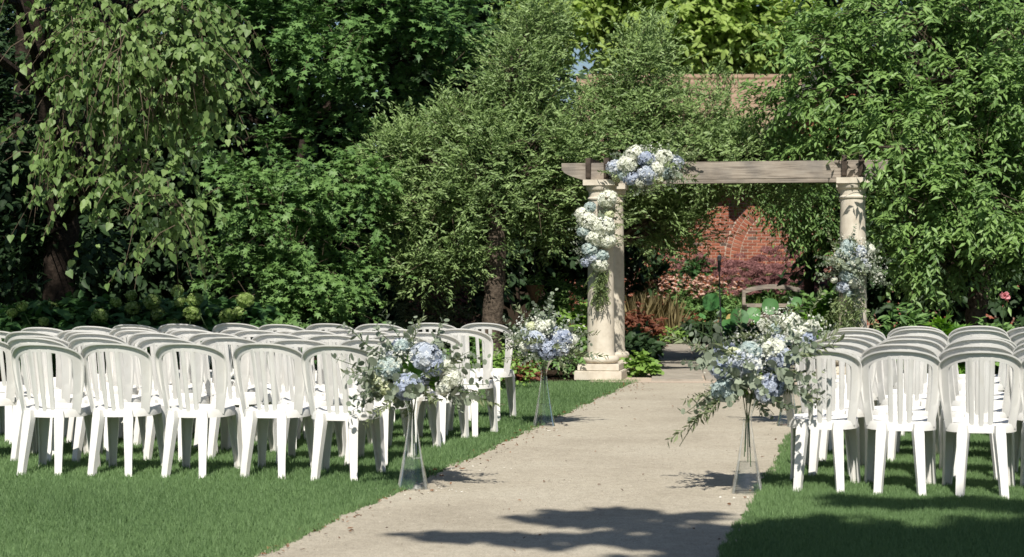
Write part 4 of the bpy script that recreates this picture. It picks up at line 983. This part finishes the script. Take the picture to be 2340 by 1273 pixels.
# coneflowers
def coneflower(px,py,d):
    return at(px,py,d)
CF=[]
for q in range(3):
    fo=Fol(); n=13; a=np.arange(n)*2*np.pi/n; A=np.stack([np.cos(a),np.sin(a),-.35+.1*r.normal(size=n)],1); fo.leaves(A*.012,A,np.tile((0,0,1.),(n,1))+A*.3,.05,.022,'diamond',r.random(n)); me=fo.mesh('petals'); me.materials.append(M['cone']); CF.append(me)
mb=MB(); mb.lathe([(.020,-.004),(.021,.008),(.014,.022),(.004,.028)],10); CD=mb.mesh('disc',60); CD.materials.append(M['conedisc'])
for k in range(7):
    px0=1475+k*28; d=33.5+.25*(k%3); x=(px0-1170)/F*d
    root=plant('coneflower_clump','dusty pink coneflower clump, %s from the garlanded columns, before the brick wall'%ORD[k+1],px0,d,.32,1.0,M['bush'],r,cat='flowers',group='dusty pink coneflower clumps',n=34,L=.09,W=.035)
    for j in range(30):
        lx=r.uniform(-.42,.42); ly=r.uniform(-.35,.35); lz=r.uniform(.78,1.22)+.0*abs(lx)
        o=link('flower_head',CF[j%3],None,root,(lx,ly,lz)); s_=r.uniform(.85,1.4); o.scale=(s_,)*3; o.rotation_euler=(r.uniform(-.2,.9),r.uniform(-.4,.4),r.uniform(0,6)); link('disc',CD,None,o)
# joe-pye weed
JP=[]
for q in range(3):
    fo=Fol(); n=170; u=rand_dir(n,r); u[:,2]=np.abs(u[:,2]); P=u*np.array((.15,.15,.10))*r.uniform(.6,1.05,(n,1)); s_=.028*r.uniform(.7,1.4,n); fo.leaves(P,np.cross(u,rand_dir(n,r)),u+rand_dir(n,r)*.5,s_,s_,'floret',r.random(n)); me=fo.mesh('umbel'); me.materials.append(M['joe']); JP.append(me)
for k,(px,d,h) in enumerate([(1575,37.4,1.55),(1625,37,1.45),(1675,36.8,1.35),(1720,36.6,1.3),(1765,36.8,1.5),(1810,36.7,1.4),(1855,36.8,1.45),(1900,36.9,1.4),(1700,37.8,1.6),(1780,38,1.7),(1660,35.2,1.05),(1740,35.4,1.1),(1820,35.2,1.1),(1880,35.5,1.2)]):
    root=plant('joe_pye_weed',('mauve joe-pye weed, %s along the brick wall from the dark shrub'%ORD[k+1] if k<8 else ['tall mauve joe-pye weed at the foot of the brick arch','tall mauve joe-pye weed under the wall basket','low mauve joe-pye weed before the brick arch','low mauve joe-pye weed behind the bench','low mauve joe-pye weed between bench and bouquet column','low mauve joe-pye weed beside the bouquet column vine'][k-8]),px,d,.40,h*.9,M['bush'],r,group='mauve joe-pye weed clumps',n=34,L=.15,W=.045,T_=4,K=6)
    for j in range(18):
        o=link('flower_head',JP[j%3],None,root,(r.uniform(-.45,.45),r.uniform(-.35,.35),h*r.uniform(.74,1.06))); s_=r.uniform(.6,1.15); o.scale=(s_,)*3; o.rotation_euler=(r.uniform(-.3,.5),r.uniform(-.3,.3),r.uniform(0,6))
# lotus
lt=empty('lotus_plant',((1690-1170)/F*28,28,0)); tag(lt,'lotus clump with big round upright leaves in front of the bench','plant')
for (px,py,rad,til,mat) in [(1625,690,22,1.15,'lotus'),(1690,725,22,1.2,'lotus'),(1722,716,17,1.0,'lotus'),(1605,722,9,.7,'lotus'),(1660,745,20,.9,'lotus'),(1760,700,20,1.3,'lotus'),(1820,690,13,1.3,'lotus'),(1805,725,18,.9,'lotus'),(1670,728,11,1.4,'lotusdry'),(1645,705,14,.5,'lotus'),(1740,735,18,.6,'lotus'),(1850,720,18,.8,'lotus'),(1780,750,20,.6,'lotus'),(1700,755,18,.4,'lotus')]:
    p=at(px,py,28+r.uniform(-.4,.4))-lt.location; fo=Fol(); R_=rad/F*28
    N=np.array([[r.normal()*.3,-math.sin(til),math.cos(til)]]); A=nrm(np.cross(N,np.array([[1.,.2,.1]]))); fo.leaves(np.array([list(p)])-nrm(A)*R_,A,N,2*R_,2*R_,'disc',np.array([r.random()])); lf=fo.build('leaf',M[mat],lt)
    mb=MB(); mb.tube([(p.x,p.y+.01,p.z),(p.x*.97,p.y+.06,p.z*.5),(p.x*.93,p.y+.05,0)],[.008,.009,.011],5); mb.build('stem',M['heuchera'] if False else M['stem'],lf)
# mixed green shrubs of the beds
G=[('green_shrub','rounded green shrub before the coleus by the stone walk',1572,31.6,.36,.85,'bush',dict()),
 ('green_shrub','dense dark green shrub in front of the brick wall beside the back column',1495,34.5,.75,1.75,'hydleaf',dict(n=110,L=.12,W=.07)),
 ('green_shrub','dark green shrub below the hanging branches left of the arch',1590,36.8,.42,1.85,'hydleaf',dict(n=70,L=.12,W=.07)),
 ('lime_coral_bells','low lime green leafy plant at the foot of the back column',1467,21.6,.13,.17,'heuchera',dict(n=26,L=.06,W=.06,shape='round')),
 ('shade_plant','large dark leafy plant spilling over the stone walk behind the columns',1440,23.6,.34,.34,'dark',dict(n=44,L=.17,W=.11)),  # this plant and the next: walk shade put into dark leaf colour
 ('shade_plant','dark leafy edging plant beside the stone walk under the lotus',1605,30.6,.42,.36,'dark',dict(n=44,L=.12,W=.07)),
 ('shade_plant','dark leafy plant behind the front bouquet beside the walk',1720,25.5,.5,.5,'hydleaf',dict(n=50,L=.12,W=.07)),
 ('edging_plant','low yellowish edging plant between coleus and stone walk',1530,30.4,.22,.24,'heuchera',dict(n=26,L=.06,W=.035)),
 ('edging_plant','blue-green ground plant between coleus and shaded leaves',1448,26.5,.24,.38,'bush',dict(n=30,L=.08,W=.04)),
 ('column_vine','leafy light green vine bush at the foot of the bouquet column',1893,23.2,.32,1.1,'freshleaf',dict(n=52,L=.12,W=.06)),
 ('column_vine','leafy green bush between bench and bouquet column',1880,27,.45,1.1,'bush',dict(n=54,L=.12,W=.06)),
 ('leafy_shrub','upright leafy shrub behind the smaller chair block near the column',2060,18.9,.26,.95,'bush',dict(n=30,L=.12,W=.045)),
 ('fig_leaf_plant','bright green plant with broad lobed leaves behind the smaller chair block',2170,18.6,.30,.70,'freshleaf',dict(n=30,L=.17,W=.16,shape='maple')),
 ('rose_bush','rose bush with a single pink bloom behind the smaller chair block',2285,18.8,.36,.85,'bush',dict(n=44,L=.08,W=.055)),
 ('leafy_shrub','low round-leaved shrub at the far end of the smaller chair block',2370,18.4,.34,.72,'hydleaf',dict(n=40,L=.10,W=.08)),
 ('leafy_shrub','dark low shrub under the broad leafy tree',2120,19.8,.45,.6,'hydleaf',dict(n=44,L=.11,W=.07)),
 ('fern_clump','green feathery plant at the foot of the leaning trunk',1180,23.4,.42,.55,'bush',dict(n=60,L=.10,W=.02,shape='diamond')),
 ('fern_clump','pale lime leaves between vase bouquet and garlanded column',1315,22.8,.24,.95,'heuchera',dict(n=30,L=.10,W=.055)),
 ('edge_shrub','bushy green shrub behind the front vase beside the garlanded column',1290,21.4,.40,.52,'bush',dict(n=64,L=.07,W=.035)),
 ('edge_shrub','low green shrub with yellow-green tips by the front chair row',1145,19.6,.36,.42,'heuchera',dict(n=30,L=.055,W=.035)),
 ('edge_shrub','green shrub behind the aisle chairs of the front row',1075,20.0,.42,.5,'bush',dict(n=50,L=.07,W=.045)),
 ('willow_shrub','narrow leaved green shrub between hook and garlanded column',1290,23.8,.5,1.35,'pear2',dict(n=90,L=.09,W=.022,shape='diamond')),
 ('willow_shrub','tan and green feathery shrub in shadow behind the front row',985,23.6,.6,1.25,'olive',dict(n=60,L=.09,W=.022,shape='diamond')),
 ('smoke_bush','reddish brown plumed shrub behind the low pear branches',1015,24.8,.42,1.6,'joe',dict(n=60,L=.05,W=.03)),
 ('edge_shrub','low green shrub in the bed behind the middle of the front row',880,20.4,.5,.55,'hydleaf',dict(n=50,L=.09,W=.06)),
 ('edge_shrub','dark green shrub under the bushy maple',640,20.2,.5,.5,'hydleaf',dict(n=50,L=.09,W=.06)),
]
for (nm,lab,px,d,w_,h,mk_,kw) in G: plant(nm,lab,px,d,w_,h,M[mk_],r,cat='shrub' if 'shrub' in nm or 'bush' in nm else 'plant',**kw)
rb_=[o for o in COL.objects if o.name=='rose_bush'][0]
p=at(2296,678,18.5)-rb_.location; fo=Fol(); n=22; u=rand_dir(n,r); u[:,2]=np.abs(u[:,2])*.7; u[:,1]-=.4; u=nrm(u)
fo.leaves(u*.015,nrm(np.cross(u,rand_dir(n,r))+u*.6),u,.05,.05,'round',r.random(n)); o=fo.build('rose_bloom',M['rose'],rb_); o.location=p
mb=MB(); mb.tube([(p.x,p.y+.01,p.z-.02),(p.x,p.y+.1,p.z*.6),(p.x*.5,p.y+.3,.1)],.005,5); mb.build('stem',M['stem'],rb_)

# ------------------------------------------------------------------ the tree that shades the foreground (stands beside and behind the camera)
def shade_clumps(lst,hh):
    t=[]
    for (px,py,rx,ry,n) in lst:
        g=ground(px,py); h=hh+random.uniform(-.5,.5); k=h/math.sin(R(SUN_EL))
        t.append((g-SD*k,rx,ry,n))
    return t
cl=shade_clumps([(1040,1226,.16,.035,4),(1140,1228,.20,.045,5),(1240,1236,.2,.05,6),(1255,1182,.16,.045,5),(1340,1186,.2,.06,7),(1430,1172,.2,.05,6),(1400,1228,.30,.05,8),(1500,1200,.26,.07,9),(1560,1240,.30,.06,9),(1640,1212,.30,.085,7),(1650,1262,.26,.10,10),(1780,1240,.40,.22,14),(1880,1215,.34,.16,9),(1960,1262,.42,.26,14),(2120,1235,.42,.20,12),(2240,1262,.42,.26,14),(2330,1215,.36,.18,8),(2075,1155,.22,.08,8),(2200,1150,.2,.06,5),(2310,1160,.22,.09,9),(1960,1150,.2,.05,4),(1560,1180,.24,.05,4),(1700,1300,.6,.4,22),(2100,1310,.6,.4,22),(2400,1260,.6,.4,22),(1500,1320,.3,.08,6)],7.6)
root=empty('canopy_tree',(5.6,1.0,0)); tag(root,'broad tree whose boughs overhang and shade the near end of the path','tree')
mb=MB(); tp=[(0,0,0),(-.1,.1,2.2),(-.3,.2,4.6),(-.8,.4,6.6)]; mb.tube(tp,[.30,.25,.20,.13],12)
fo=Fol(); r=np.random.default_rng(120); base=np.array((5.6,1.0,0))
for (c,rx,ry,n) in cl:
    c=np.array(c)-base; u=rand_dir(n*2,r); C=c+u*np.array((rx,ry*2.2,ry*1.4))*r.uniform(.2,1,(n*2,1)); twig_leaves(fo,C,u,r,5,7,.22 if ry>.09 else .11,.06 if ry>.09 else .03,0,.4,.10 if ry>.09 else .08,.085,'ovate',flat=.9,ldroop=.3)
    e=Vector(c); s0=Vector(tp[-1]); m_=s0.lerp(e,.5)+Vector((0,0,.25)); mb.tube([s0,m_,e],[.05,.035,.012],6)
mb.build('trunk',M['bark'],root,60); fo.build('crown',M['maple'],root)
